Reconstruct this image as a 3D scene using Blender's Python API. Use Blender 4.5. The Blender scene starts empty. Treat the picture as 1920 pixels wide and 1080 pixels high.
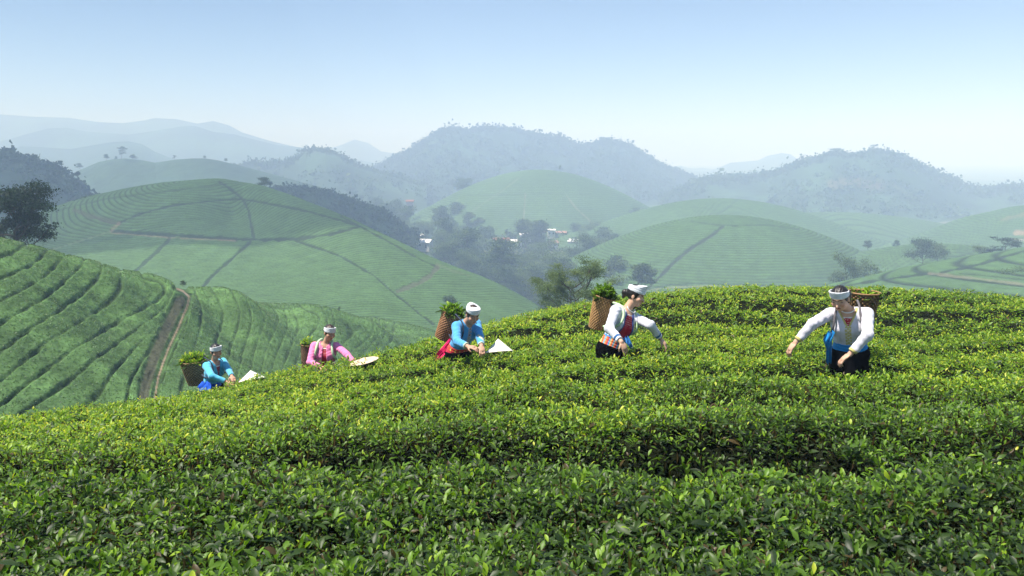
import bpy, math, random
import numpy as np
from mathutils import Vector

# ------------------------------------------------------------------ camera, world, sun, exposure
FPX = 1400.0                      # focal length in pixels of the 1920-wide frame
PITCH = math.radians(10.1)
CP, SP = math.cos(PITCH), math.sin(PITCH)
CAMZ = 60.0
SC = bpy.context.scene
C = SC.collection
cam_d = bpy.data.cameras.new('camera')
cam = bpy.data.objects.new('camera', cam_d); C.objects.link(cam)
cam.location = (0, 0, CAMZ); cam.rotation_euler = (math.radians(90) - PITCH, 0, 0)
cam_d.sensor_width = 36; cam_d.lens = 36 * FPX / 1920; cam_d.clip_start = 0.05; cam_d.clip_end = 20000
SC.camera = cam

SUN_DIR = Vector((-0.38, -0.10, 0.90)).normalized()     # towards the sun: left, a little ahead
SUN_EL = math.asin(SUN_DIR.z)
SUN_AZ = math.atan2(SUN_DIR.x, SUN_DIR.y)
w = bpy.data.worlds.new('World'); SC.world = w; w.use_nodes = True
nt = w.node_tree; nt.nodes.clear()
sky = nt.nodes.new('ShaderNodeTexSky'); sky.sky_type = 'NISHITA'; sky.sun_disc = False
sky.sun_elevation = SUN_EL; sky.sun_rotation = SUN_AZ
sky.air_density = 0.7; sky.dust_density = 0.2; sky.ozone_density = 5.0; sky.altitude = 300
bg = nt.nodes.new('ShaderNodeBackground'); bg.inputs[1].default_value = 0.08
wo = nt.nodes.new('ShaderNodeOutputWorld')
nt.links.new(sky.outputs[0], bg.inputs[0]); nt.links.new(bg.outputs[0], wo.inputs[0])
sd = bpy.data.lights.new('sun', 'SUN'); sd.energy = 5.0; sd.angle = math.radians(0.6); sd.color = (1, 0.95, 0.88)
sun = bpy.data.objects.new('sun', sd); C.objects.link(sun)
sun.rotation_euler = SUN_DIR.to_track_quat('Z', 'Y').to_euler()
SC.view_settings.view_transform = 'Standard'; SC.view_settings.look = 'None'
SC.view_settings.gamma = 1; SC.view_settings.use_curve_mapping = False
SC.view_settings.exposure = 0.90
SC.cycles.max_bounces = 6; SC.cycles.diffuse_bounces = 2; SC.cycles.glossy_bounces = 2
SC.cycles.transmission_bounces = 3; SC.cycles.transparent_max_bounces = 4; SC.cycles.volume_bounces = 4
SC.cycles.use_denoising = True
HAZE_DENSITY = 0.00118
HAZE_COL = (0.53, 0.70, 1.0)

rng = np.random.default_rng(7)
random.seed(7)

# ------------------------------------------------------------------ maths
def q_of(py): return np.tan(PITCH + np.arctan((np.asarray(py, float) - 540) / FPX))       # drop per metre ahead
def py_of(q): return 540 + FPX * np.tan(np.arctan(q) - PITCH)
def t_of(px, q): return (np.asarray(px, float) - 960) / FPX * (CP + q * SP)
def px_of(t, q): return 960 + FPX * t / (CP + q * SP)
def at(px, py, Y):
    q = float(q_of(py)); return np.array([float(t_of(px, q)) * Y, Y, CAMZ - q * Y])
def to_px(P):
    P = np.asarray(P, float); q = (CAMZ - P[..., 2]) / P[..., 1]
    return px_of(P[..., 0] / P[..., 1], q), py_of(q)

def hash2(ix, iy, s):
    n = (ix.astype(np.int64) * 374761393 + iy.astype(np.int64) * 668265263 + s * 982451653) & 0x7fffffff
    n = ((n ^ (n >> 13)) * 1274126177) & 0x7fffffff
    return ((n ^ (n >> 16)) & 0xffff) / 65535.0
def vnoise(x, y, s=0):
    x = np.asarray(x, float); y = np.asarray(y, float)
    ix = np.floor(x); iy = np.floor(y); fx = x - ix; fy = y - iy
    fx = fx * fx * (3 - 2 * fx); fy = fy * fy * (3 - 2 * fy)
    ix = ix.astype(np.int64); iy = iy.astype(np.int64)
    a = hash2(ix, iy, s); b = hash2(ix + 1, iy, s); c = hash2(ix, iy + 1, s); d = hash2(ix + 1, iy + 1, s)
    return (a * (1 - fx) + b * fx) * (1 - fy) + (c * (1 - fx) + d * fx) * fy
def fbm(x, y, s=0, o=4):
    r = 0; a = 0.5
    for i in range(o):
        r = r + a * (vnoise(x * 2 ** i, y * 2 ** i, s + i * 17) - 0.5) * 2; a *= 0.5
    return r

class RBF:
    """thin plate spline through scattered points"""
    def __init__(self, X, v, smooth=1e-5):
        X = np.asarray(X, float); v = np.asarray(v, float)
        self.m = X.mean(0); self.s = X.std(0).max() + 1e-9; X = (X - self.m) / self.s; self.X = X
        n = len(X); K = self.k(X, X) + np.eye(n) * smooth; P = np.hstack([np.ones((n, 1)), X])
        A = np.zeros((n + 3, n + 3)); A[:n, :n] = K; A[:n, n:] = P; A[n:, :n] = P.T
        self.w = np.linalg.solve(A, np.concatenate([v, np.zeros(3)]))
    def k(self, A, B):
        d2 = ((A[:, None, :] - B[None]) ** 2).sum(-1); return 0.5 * d2 * np.log(d2 + 1e-12)
    def __call__(self, x, y):
        x = np.asarray(x, float); y = np.asarray(y, float); sh = np.broadcast(x, y).shape
        Q = np.stack([np.broadcast_to(x, sh).ravel(), np.broadcast_to(y, sh).ravel()], 1); Q = (Q - self.m) / self.s
        out = np.empty(len(Q))
        for i in range(0, len(Q), 20000):
            q = Q[i:i + 20000]
            out[i:i + 20000] = self.k(q, self.X) @ self.w[:-3] + self.w[-3] + q @ self.w[-2:]
        return out.reshape(sh)

def polydist(px, py, pts):
    d = np.full(np.shape(px), 1e9)
    for (x0, y0), (x1, y1) in zip(pts[:-1], pts[1:]):
        dx, dy = x1 - x0, y1 - y0; L = dx * dx + dy * dy
        t = np.clip(((px - x0) * dx + (py - y0) * dy) / L, 0, 1)
        d = np.minimum(d, np.hypot(px - x0 - t * dx, py - y0 - t * dy))
    return d
def sstep(a, b, x):
    t = np.clip((x - a) / (b - a), 0, 1); return t * t * (3 - 2 * t)

# ------------------------------------------------------------------ object helpers
def prop(o, label=None, cat=None, group=None, kind=None):
    if label: o['label'] = label
    if cat: o['category'] = cat
    if group: o['group'] = group
    if kind: o['kind'] = kind
    return o
def link(name, me, mat=None, parent=None):
    o = bpy.data.objects.new(name, me); C.objects.link(o)
    if mat: me.materials.append(mat)
    if parent is not None: o.parent = parent
    return o
def empty(name, loc=(0, 0, 0)):
    o = bpy.data.objects.new(name, None); C.objects.link(o); o.location = loc; o.empty_display_size = 0.2
    return o
def mesh_np(name, V, F, smooth=True, attrs=None, col=None):
    """V (n,3); F an (m,k) array or a list of such arrays"""
    me = bpy.data.meshes.new(name)
    Fs = [np.asarray(f, np.int64) for f in (F if isinstance(F, list) else [F]) if len(f)]
    idx = np.concatenate([f.ravel() for f in Fs]); tot = np.concatenate([np.full(len(f), f.shape[1]) for f in Fs])
    st = np.concatenate([[0], np.cumsum(tot)[:-1]])
    me.vertices.add(len(V)); me.vertices.foreach_set('co', np.asarray(V, np.float32).ravel())
    me.loops.add(len(idx)); me.loops.foreach_set('vertex_index', idx.astype(np.int32))
    me.polygons.add(len(tot)); me.polygons.foreach_set('loop_start', st.astype(np.int32))
    me.polygons.foreach_set('loop_total', tot.astype(np.int32))
    me.polygons.foreach_set('use_smooth', np.full(len(tot), smooth))
    me.update(calc_edges=True)
    if attrs:
        for k, v in attrs.items():
            a = me.attributes.new(k, 'FLOAT', 'POINT'); a.data.foreach_set('value', np.asarray(v, np.float32))
    if col is not None:
        a = me.attributes.new('Col', 'FLOAT_COLOR', 'POINT')
        c4 = np.ones((len(V), 4), np.float32); c4[:, :3] = col; a.data.foreach_set('color', c4.ravel())
    return me
def grid_faces(nu, nv):
    i = np.arange(nu - 1)[:, None] * nv + np.arange(nv - 1)[None]; i = i.ravel()
    return np.stack([i, i + nv, i + nv + 1, i + 1], 1)

class MB:
    """collects simple pieces into one mesh"""
    def __init__(s): s.v = []; s.f = []; s.n = 0
    def add(s, V, F):
        V = np.asarray(V, float); s.v.append(V)
        for f in F: s.f.append([i + s.n for i in f])
        s.n += len(V)
    def box(s, x0, x1, y0, y1, z0, z1):
        s.add([(x, y, z) for x in (x0, x1) for y in (y0, y1) for z in (z0, z1)],
              [(0, 1, 3, 2), (4, 6, 7, 5), (0, 4, 5, 1), (2, 3, 7, 6), (0, 2, 6, 4), (1, 5, 7, 3)])
    def tube(s, pts, rad, n=8, cap=True):
        pts = [np.asarray(p, float) for p in pts]; rings = []
        up = np.array([0.3, 0.2, 1.0])
        for i, p in enumerate(pts):
            d = pts[min(i + 1, len(pts) - 1)] - pts[max(i - 1, 0)]; d = d / (np.linalg.norm(d) + 1e-9)
            a = np.cross(d, up); a = a / (np.linalg.norm(a) + 1e-9) if np.linalg.norm(a) > 1e-3 else np.array([1., 0, 0])
            b = np.cross(d, a); r = rad[i] if hasattr(rad, '__len__') else rad
            an = np.arange(n) / n * 2 * math.pi
            rings.append(p + r * (np.cos(an)[:, None] * a + np.sin(an)[:, None] * b))
        V = np.concatenate(rings); F = []
        for i in range(len(pts) - 1):
            for k in range(n):
                F.append((i * n + k, i * n + (k + 1) % n, (i + 1) * n + (k + 1) % n, (i + 1) * n + k))
        if cap: F.append(tuple(range(n))[::-1]); F.append(tuple((len(pts) - 1) * n + k for k in range(n)))
        s.add(V, F)
    def build(s, name, mat, parent=None, smooth=False, loc=None):
        me = bpy.data.meshes.new(name); V = np.concatenate(s.v)
        if loc is not None: V = V - np.asarray(loc)
        me.from_pydata([tuple(v) for v in V], [], s.f); me.update()
        if smooth: me.polygons.foreach_set('use_smooth', [True] * len(me.polygons))
        o = link(name, me, mat, parent)
        if loc is not None and parent is None: o.location = loc
        return o

# ------------------------------------------------------------------ materials
def new_mat(name):
    m = bpy.data.materials.new(name); m.use_nodes = True
    b = m.node_tree.nodes['Principled BSDF']; return m, m.node_tree, b
def mat_flat(name, col, rough=0.8, var=0.15, scale=8.0, bump=0.0, bscale=40.0, spec=0.3, detail=4):
    m, t, b = new_mat(name)
    tc = t.nodes.new('ShaderNodeTexCoord')
    n = t.nodes.new('ShaderNodeTexNoise'); n.inputs['Scale'].default_value = scale; n.inputs['Detail'].default_value = detail
    t.links.new(tc.outputs['Object'], n.inputs['Vector'])
    mr = t.nodes.new('ShaderNodeMapRange'); mr.inputs['From Min'].default_value = 0.3; mr.inputs['From Max'].default_value = 0.7
    mr.inputs['To Min'].default_value = 1 - var; mr.inputs['To Max'].default_value = 1 + var
    t.links.new(n.outputs['Fac'], mr.inputs['Value'])
    mx = t.nodes.new('ShaderNodeVectorMath'); mx.operation = 'SCALE'; mx.inputs[0].default_value = col
    t.links.new(mr.outputs[0], mx.inputs['Scale']); t.links.new(mx.outputs[0], b.inputs['Base Color'])
    b.inputs['Roughness'].default_value = rough; b.inputs['Specular IOR Level'].default_value = spec
    if bump:
        n2 = t.nodes.new('ShaderNodeTexNoise'); n2.inputs['Scale'].default_value = bscale; n2.inputs['Detail'].default_value = 3
        t.links.new(tc.outputs['Object'], n2.inputs['Vector'])
        bp = t.nodes.new('ShaderNodeBump'); bp.inputs['Strength'].default_value = bump; bp.inputs['Distance'].default_value = 0.02
        t.links.new(n2.outputs['Fac'], bp.inputs['Height']); t.links.new(bp.outputs[0], b.inputs['Normal'])
    return m
def mat_attr(name, rough=0.85, var=0.3, scale=1.5, scale2=12.0, bump=0.6, bdist=0.25, spec=0.15, sheen=0.0):
    """colour comes from the mesh's own Col attribute, broken up with two sizes of noise"""
    m, t, b = new_mat(name)
    a = t.nodes.new('ShaderNodeAttribute'); a.attribute_name = 'Col'
    g = t.nodes.new('ShaderNodeNewGeometry')
    n = t.nodes.new('ShaderNodeTexNoise'); n.inputs['Scale'].default_value = scale; n.inputs['Detail'].default_value = 3
    n2 = t.nodes.new('ShaderNodeTexNoise'); n2.inputs['Scale'].default_value = scale2; n2.inputs['Detail'].default_value = 2
    for k in (n, n2): t.links.new(g.outputs['Position'], k.inputs['Vector'])
    ad = t.nodes.new('ShaderNodeMath'); ad.operation = 'ADD'
    t.links.new(n.outputs['Fac'], ad.inputs[0]); t.links.new(n2.outputs['Fac'], ad.inputs[1])
    mr = t.nodes.new('ShaderNodeMapRange'); mr.inputs['From Min'].default_value = 0.65; mr.inputs['From Max'].default_value = 1.35
    mr.inputs['To Min'].default_value = 1 - var; mr.inputs['To Max'].default_value = 1 + var
    t.links.new(ad.outputs[0], mr.inputs['Value'])
    mx = t.nodes.new('ShaderNodeVectorMath'); mx.operation = 'SCALE'
    t.links.new(a.outputs['Color'], mx.inputs[0]); t.links.new(mr.outputs[0], mx.inputs['Scale'])
    t.links.new(mx.outputs[0], b.inputs['Base Color'])
    b.inputs['Roughness'].default_value = rough; b.inputs['Specular IOR Level'].default_value = spec
    b.inputs['Sheen Weight'].default_value = sheen
    if bump:
        bp = t.nodes.new('ShaderNodeBump'); bp.inputs['Strength'].default_value = bump; bp.inputs['Distance'].default_value = bdist
        t.links.new(n2.outputs['Fac'], bp.inputs['Height']); t.links.new(bp.outputs[0], b.inputs['Normal'])
    return m
def mat_leaf(name, stops, rough=0.4, trans=0.35, tcol=1.5, spec=0.5, attr='tint'):
    m, t, b = new_mat(name)
    a = t.nodes.new('ShaderNodeAttribute'); a.attribute_name = attr
    r = t.nodes.new('ShaderNodeValToRGB'); cr = r.color_ramp
    cr.elements[0].position = stops[0][0]; cr.elements[0].color = (*stops[0][1], 1)
    cr.elements[1].position = stops[-1][0]; cr.elements[1].color = (*stops[-1][1], 1)
    for p, c in stops[1:-1]: e = cr.elements.new(p); e.color = (*c, 1)
    t.links.new(a.outputs['Fac'], r.inputs['Fac']); t.links.new(r.outputs['Color'], b.inputs['Base Color'])
    b.inputs['Roughness'].default_value = rough; b.inputs['Specular IOR Level'].default_value = spec
    tr = t.nodes.new('ShaderNodeBsdfTranslucent')
    sc_ = t.nodes.new('ShaderNodeVectorMath'); sc_.operation = 'MULTIPLY'; sc_.inputs[1].default_value = (tcol, tcol * 1.05, tcol * 0.45)
    t.links.new(r.outputs['Color'], sc_.inputs[0]); t.links.new(sc_.outputs[0], tr.inputs['Color'])
    mx = t.nodes.new('ShaderNodeMixShader'); mx.inputs[0].default_value = trans
    out = t.nodes['Material Output']
    t.links.new(b.outputs[0], mx.inputs[1]); t.links.new(tr.outputs[0], mx.inputs[2]); t.links.new(mx.outputs[0], out.inputs['Surface'])
    return m

M_TEA = mat_leaf('tea_leaf', [(0.0, (0.08, 0.055, 0.022)), (0.05, (0.08, 0.06, 0.022)), (0.07, (0.017, 0.036, 0.011)), (0.35, (0.046, 0.090, 0.014)),
                              (0.62, (0.122, 0.245, 0.020)), (0.85, (0.29, 0.44, 0.030)), (1.0, (0.52, 0.54, 0.05))], rough=0.46, trans=0.36, tcol=1.6, spec=0.38)
M_TEAHILL = mat_leaf('hill_tea_leaf', [(0.0, (0.040, 0.090, 0.026)), (0.5, (0.085, 0.160, 0.046)), (1.0, (0.17, 0.26, 0.07))], rough=0.5, trans=0.25, tcol=1.3)
M_STEM_SHADE = mat_flat('tea_stem_shade', (0.010, 0.013, 0.006), 1.0, 0.5, 12, 0.8, 30, 0.03)  # near-black: shade deep in the bushes put into the stem colour
M_HILL = mat_attr('hill_surface', 0.9, 0.28, 0.35, 1.8, 0.7, 0.3)
M_FARHILL = mat_attr('far_hill_surface', 0.95, 0.35, 0.02, 0.12, 0.6, 3.0)
M_FOLIAGE = mat_leaf('tree_foliage', [(0.0, (0.014, 0.030, 0.014)), (0.5, (0.035, 0.075, 0.022)), (1.0, (0.10, 0.15, 0.035))], rough=0.55, trans=0.25, tcol=1.3, spec=0.3)
M_DARKFOL = mat_leaf('dark_foliage', [(0.0, (0.009, 0.022, 0.012)), (0.5, (0.018, 0.045, 0.020)), (1.0, (0.05, 0.095, 0.035))], rough=0.6, trans=0.15, tcol=1.2, spec=0.25)
M_PALEFOL = mat_leaf('pale_foliage', [(0.0, (0.04, 0.07, 0.03)), (0.5, (0.085, 0.14, 0.05)), (1.0, (0.17, 0.23, 0.07))], rough=0.55, trans=0.3, tcol=1.3, spec=0.3)
M_BARK = mat_flat('bark', (0.07, 0.055, 0.042), 0.9, 0.3, 6, 0.8, 25)
# ------------------------------------------------------------------ leaves built in bulk
LEAF_A_V = np.array([(0, 0, 0), (0, .27, .015), (0, .55, .0), (0, .8, -.05), (0, 1, -.14),
                     (-.30, .25, .05), (-.5, .53, .07), (-.32, .80, .02), (.30, .25, .05), (.5, .53, .07), (.32, .80, .02)])
LEAF_A_Q = [(1, 5, 6, 2), (2, 6, 7, 3), (2, 9, 8, 1), (3, 10, 9, 2)]
LEAF_A_T = [(0, 5, 1), (3, 7, 4), (0, 1, 8), (3, 4, 10)]
LEAF_B_V = np.array([(0, 0, 0), (0, 1, -.08), (-.5, .48, .08), (.5, .48, .08)])
LEAF_B_T = [(0, 1, 2), (0, 3, 1)]
def leaf_arrays(P, axis, nrm, L, W, kind):
    """P (n,3) base, axis unit, nrm roughly up -> verts, quads, tris"""
    side = np.cross(axis, nrm); side /= np.linalg.norm(side, axis=1)[:, None] + 1e-9
    up = np.cross(side, axis)
    T = LEAF_A_V if kind == 'A' else LEAF_B_V
    V = (P[:, None, :] + side[:, None, :] * (T[None, :, 0, None] * W[:, None, None])
         + axis[:, None, :] * (T[None, :, 1, None] * L[:, None, None]) + up[:, None, :] * (T[None, :, 2, None] * L[:, None, None]))
    n = len(P); k = len(T); off = (np.arange(n) * k)[:, None, None]
    tri = (np.array(LEAF_A_T if kind == 'A' else LEAF_B_T)[None] + off).reshape(-1, 3)
    quad = (np.array(LEAF_A_Q)[None] + off).reshape(-1, 4) if kind == 'A' else np.zeros((0, 4), int)
    return V.reshape(-1, 3), quad, tri, k
def merge_leaves(sets):
    V = []; Q = []; T = []; A = []; n = 0
    for (P, ax, nr, L, W, kind, tint) in sets:
        v, q, t, k = leaf_arrays(P, ax, nr, L, W, kind)
        V.append(v); Q.append(q + n); T.append(t + n); A.append(np.repeat(tint, k)); n += len(v)
    return np.concatenate(V), [np.concatenate(Q), np.concatenate(T)], np.concatenate(A)
def shoots(P, per, L, young, r, spread=0.012):
    """expand shoot positions into leaves: az by golden angle, upper leaves steeper"""
    n = len(P); k = np.arange(per)[None]
    az = r.uniform(0, 2 * math.pi, (n, 1)) + k * 2.4 + r.normal(0, .25, (n, per))
    f = k / max(per - 1, 1)
    el = np.radians(5 + 55 * f + r.normal(0, 17, (n, per)))
    ax = np.stack([np.cos(az) * np.cos(el), np.sin(az) * np.cos(el), np.sin(el)], -1)
    base = P[:, None, :] + np.stack([np.cos(az) * spread, np.sin(az) * spread, (f - .6) * L[:, None] * .55 + 0 * az], -1)
    nr = np.zeros_like(ax); nr[..., 2] = 1; nr += r.normal(0, .33, nr.shape)
    Ls = L[:, None] * (1.12 - .5 * f) * r.uniform(.7, 1.25, (n, per))
    tint = young[:, None] * .52 + (f - .45) * .46 + r.normal(0, .13, (n, per)) + .20
    tint = np.clip(tint, .07, 1)
    return base.reshape(-1, 3), ax.reshape(-1, 3), nr.reshape(-1, 3), Ls.ravel(), (Ls * r.uniform(.36, .48, Ls.shape)).ravel(), tint.ravel()

# ------------------------------------------------------------------ hills given by control points in (t, ln Y, drop)
class QHill:
    def __init__(s, crest, inner, back=((.82, .004), (1.22, .010), (1.6, .045), (2.3, .13), (3.4, .30)), smooth=1e-4):
        pts = []
        for px, py, Y in crest:
            q = float(q_of(py)); t = float(t_of(px, q)); pts.append((t, math.log(Y), q))
            for m, dq in back: pts.append((t, math.log(Y * m), q + dq))
        for px, py, Y in inner:
            q = float(q_of(py)); pts.append((float(t_of(px, q)), math.log(Y), q))
        pts = np.array(pts); s.r = RBF(pts[:, :2] * [1.0, .55], pts[:, 2], smooth)
    def q(s, t, Y): return s.r(t, np.log(Y) * .55)
    def z(s, X, Y): X = np.asarray(X, float); Y = np.asarray(Y, float); return CAMZ - s.q(X / Y, Y) * Y

# ---- the hill in front, covered in tea
FG = QHill([(-500, 815, 8), (-200, 803, 8), (0, 790, 8.2), (200, 765, 9.5), (400, 734, 12), (500, 708, 12.4), (600, 688, 12.6), (700, 668, 13), (800, 642, 14), (900, 614, 15), (1000, 589, 16),
            (1200, 556, 17), (1450, 541, 17.5), (1700, 548, 17), (1920, 561, 16), (2150, 580, 15), (2500, 620, 14)],
           [(-300, 1080, 2.2), (0, 1080, 2.05), (500, 1080, 1.95), (960, 1080, 1.9), (1500, 1080, 1.9), (1920, 1080, 1.9), (2300, 1080, 1.9),
            (-200, 1500, 1.0), (960, 1500, .95), (2100, 1500, .95), (960, 2200, .6), (-300, 2200, .6), (2200, 2200, .6),
            (2200, 838, 3.55), (1920, 836, 3.55), (1280, 832, 3.6), (960, 842, 3.6), (700, 856, 3.6), (480, 868, 3.6), (200, 885, 3.6), (-100, 905, 3.6),
            (400, 790, 6.2), (150, 810, 6.0), (620, 722, 8.5), (880, 668, 9.6), (960, 750, 5.5), (1280, 740, 5.5), (1700, 740, 5.5), (1140, 668, 8.3), (1600, 685, 7.0), (1900, 690, 7.0),
            (1300, 617, 10.5), (1800, 617, 10.5), (1500, 590, 12.5), (1100, 617, 11.5)])
PITCHROW = 1.55
def row_r(X, Y):
    return Y + .20 * np.sin(X * .42 + .6) + .10 * fbm(X * .5, Y * .3, 5, 2) + .012 * np.clip(-X, 0, 9) ** 2 - .2
def fg_gap(X, Y):
    u = (row_r(X, Y) - 3.55) / PITCHROW; k = np.round(u); d = np.abs(u - k) * PITCHROW
    n = vnoise(X * .55 + k * 7.3, k * 3.1, 11)
    dep = np.where(k == 0, .72, np.where(k == 1, .02 + .08 * n, .12 + .40 * n))
    dep = np.where(k < 0, 0.0, dep)
    wd = np.where(k == 0, .22 + .10 * vnoise(X * 1.3, k, 23), .11 + .12 * n)
    wd = wd * (1 + .6 * (fbm(X * 3, Y * 3, 31, 2)))
    return dep * np.exp(-(d / np.maximum(wd, .05)) ** 2), k
def fg_top(X, Y):
    g, k = fg_gap(X, Y)
    u = (row_r(X, Y) - 3.55) / PITCHROW; crown = .05 * np.cos((u - np.round(u)) * 2 * math.pi) * -1
    lump = .05 * fbm(X * 1.6, Y * 1.6, 41, 3) + 0.07 * fbm(X * 6.5, Y * 6.5, 47, 2)
    return FG.z(X, Y) + crown * .8 + lump * np.where(Y < 3, .8, 1.2) - g
# soil sheet and twiggy interior of the bushes
nt_, ny_ = 220, 130
T = np.linspace(-1.35, 1.35, nt_)[:, None]; Yg = np.exp(np.linspace(math.log(.35), math.log(60), ny_))[None]
X = T * Yg; Yb = Yg + 0 * T
Z = FG.z(X, Yb) - .82
V = np.stack([X, Yb, Z], -1).reshape(-1, 3)
colr = np.array([.09, .06, .04])[None] * np.ones((len(V), 1))
o = link('hill', mesh_np('hill', V, grid_faces(nt_, ny_), True, col=colr), M_HILL)
prop(o, 'near hillside in front, under the bright green tea bushes', None, None, 'structure')
nt_, ny_ = 900, 620
T = np.linspace(-1.3, 1.3, nt_)[:, None]; Yg = np.exp(np.linspace(math.log(.4), math.log(42), ny_))[None]
X = T * Yg; Yb = Yg + 0 * T
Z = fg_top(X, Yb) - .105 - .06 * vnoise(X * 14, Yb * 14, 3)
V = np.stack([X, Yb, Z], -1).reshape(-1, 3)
fgobj = link('tea_bushes', mesh_np('tea_bushes', V, grid_faces(nt_, ny_), True), M_STEM_SHADE)
prop(fgobj, 'dense waist high tea bushes with glossy leaves covering the near hill', 'tea bushes', None, 'stuff')

def sample_fg(n, y0, y1, p, r, tl=-.92, tr=.92):
    u = r.random(n); Y = (y0 ** p + u * (y1 ** p - y0 ** p)) ** (1 / p)
    t = r.uniform(tl, tr, n); return t * Y, Y
r = np.random.default_rng(11); sets = []
for (y0, y1, nl, per, L0, kind) in ((1.25, 3.5, 76000, 5, .034, 'A'), (3.4, 6.2, 100000, 5, .035, 'A'), (6.0, 10.5, 150000, 5, .042, 'B'), (10.3, 21, 190000, 5, .056, 'B')):
    side = 1.75 if y0 < 3 else 1.35 if y0 < 6 else 1.0; nl = int(nl * side / .92); n = nl // per; X, Y = sample_fg(n, y0, y1, 1.6, r, -side, side)
    dn = vnoise(X * 2.2, Y * 2.2, 61) * .7 + vnoise(X * .5, Y * .7, 62) * .3
    z = fg_top(X, Y) - r.random(n) ** 1.3 * .095 + .012 * r.standard_normal(n)
    g, k = fg_gap(X, Y)
    patch = fbm(X * .45, Y * .6, 71, 3) + .6 * fbm(X * 2.3, Y * 2.3, 75, 2)
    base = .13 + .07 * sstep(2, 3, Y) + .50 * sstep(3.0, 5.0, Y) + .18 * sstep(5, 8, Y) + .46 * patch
    base = base + sstep(3.7, 4.4, Y) * .02 - sstep(.05, .3, g) * .45  # leaves in the row gaps tinted darker, gap shade put into the colour
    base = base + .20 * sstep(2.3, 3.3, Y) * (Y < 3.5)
    L = L0 * np.clip(np.exp(r.normal(0, .34, n)), .55, 1.7) * (1 + .5 * sstep(.08, .3, g) * (Y < 5))
    P = np.stack([X, Y, z], 1)
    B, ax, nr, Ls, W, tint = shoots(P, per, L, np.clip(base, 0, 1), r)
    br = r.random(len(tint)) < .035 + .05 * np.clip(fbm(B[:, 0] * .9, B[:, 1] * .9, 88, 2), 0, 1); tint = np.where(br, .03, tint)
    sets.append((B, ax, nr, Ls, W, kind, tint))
# long fresh shoots standing up beside the open furrow
n = 420; X = r.uniform(-3.6, 3.6, n); Y = 3.55 - .20 * np.sin(X * .42 + .6) - .012 * np.clip(-X, 0, 9) ** 2 + .2 + r.choice([-1, 1], n) * r.uniform(.05, .3, n)
P = np.stack([X, Y, fg_top(X, Y) + r.uniform(-.02, .07, n)], 1)
B, ax, nr, Ls, W, tint = shoots(P, 6, r.uniform(.05, .08, n), r.uniform(.2, .6, n), r)
sets.append((B, ax, nr, Ls, W, 'A', tint))
# scattered long shoots elsewhere
n = 900; X, Y = sample_fg(n, 1.5, 9, 1.6, r)
P = np.stack([X, Y, fg_top(X, Y) + r.uniform(0, .04, n)], 1)
B, ax, nr, Ls, W, tint = shoots(P, 5, r.uniform(.040, .060, n), r.uniform(.15, .6, n), r)
sets.append((B, ax, nr, Ls, W, 'A', tint))
# twigs
n = 9000; X, Y = sample_fg(n, 1.3, 6, 1.6, r)
ax = r.normal(0, .35, (n, 3)); ax[:, 2] = 1; ax /= np.linalg.norm(ax, axis=1)[:, None]
P = np.stack([X, Y, fg_top(X, Y) - .09], 1); nr = r.normal(0, 1, (n, 3))
sets.append((P, ax, nr, r.uniform(.06, .12, n), np.full(n, .005), 'B', np.full(n, .02)))
V, F, A = merge_leaves(sets)
o = link('foliage', mesh_np('foliage', V, F, True, {'tint': A}), M_TEA, fgobj)
del sets, V, F, A
# ------------------------------------------------------------------ ground sheet of the valley
def valley_z(X, Y):
    return 2.0 * fbm(np.asarray(X) / 90, np.asarray(Y) / 90, 91, 3) + .0 * np.asarray(X)
a_ = np.linspace(-1, 1, 260); gx = np.sign(a_) * np.abs(a_) ** 1.8 * 4200
X, Y = np.meshgrid(gx, gx + 0, indexing='ij')
Z = valley_z(X, Y) - np.where(np.hypot(X, Y) < 90, 6.0, 0)
nn = vnoise(X / 37, Y / 37, 95)[..., None]; n2 = vnoise(X / 110, Y / 110, 97)[..., None]
colr = np.where(n2 > .68, np.array([.12, .125, .06]), np.array([.045, .085, .03])) * (.75 + .5 * nn)
o = link('ground', mesh_np('ground', np.stack([X, Y, Z], -1).reshape(-1, 3), grid_faces(260, 260), True, col=colr.reshape(-1, 3)), M_FARHILL)
prop(o, 'valley floor of fields and scrub between the hills', None, None, 'structure')

TEA_TOP = np.array([.058, .116, .040]); TEA_GAP = np.array([.018, .034, .016]); SOIL = np.array([.25, .19, .13]); GRASS = np.array([.05, .10, .03])
def paths_apply(col, px, py, vis, paths):
    """real strips on the ground: a list of (polyline, half width px, colour, softness)"""
    drop = np.zeros(px.shape)
    for pts, wpx, c, amt in paths:
        d = polydist(px, py, pts) + 1.2 * (vnoise(px / 9, py / 9, 5) - .5) * min(wpx, 3)
        m = (1 - sstep(wpx * .6, wpx * 1.25, d)) * vis * amt
        col[:] = col * (1 - m[..., None]) + np.array(c) * m[..., None]
        drop = np.maximum(drop, m)
    return drop
GAPC = (.016, .028, .018); SOILC = (.27, .19, .12); PALEC = (.34, .30, .22)

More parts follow.
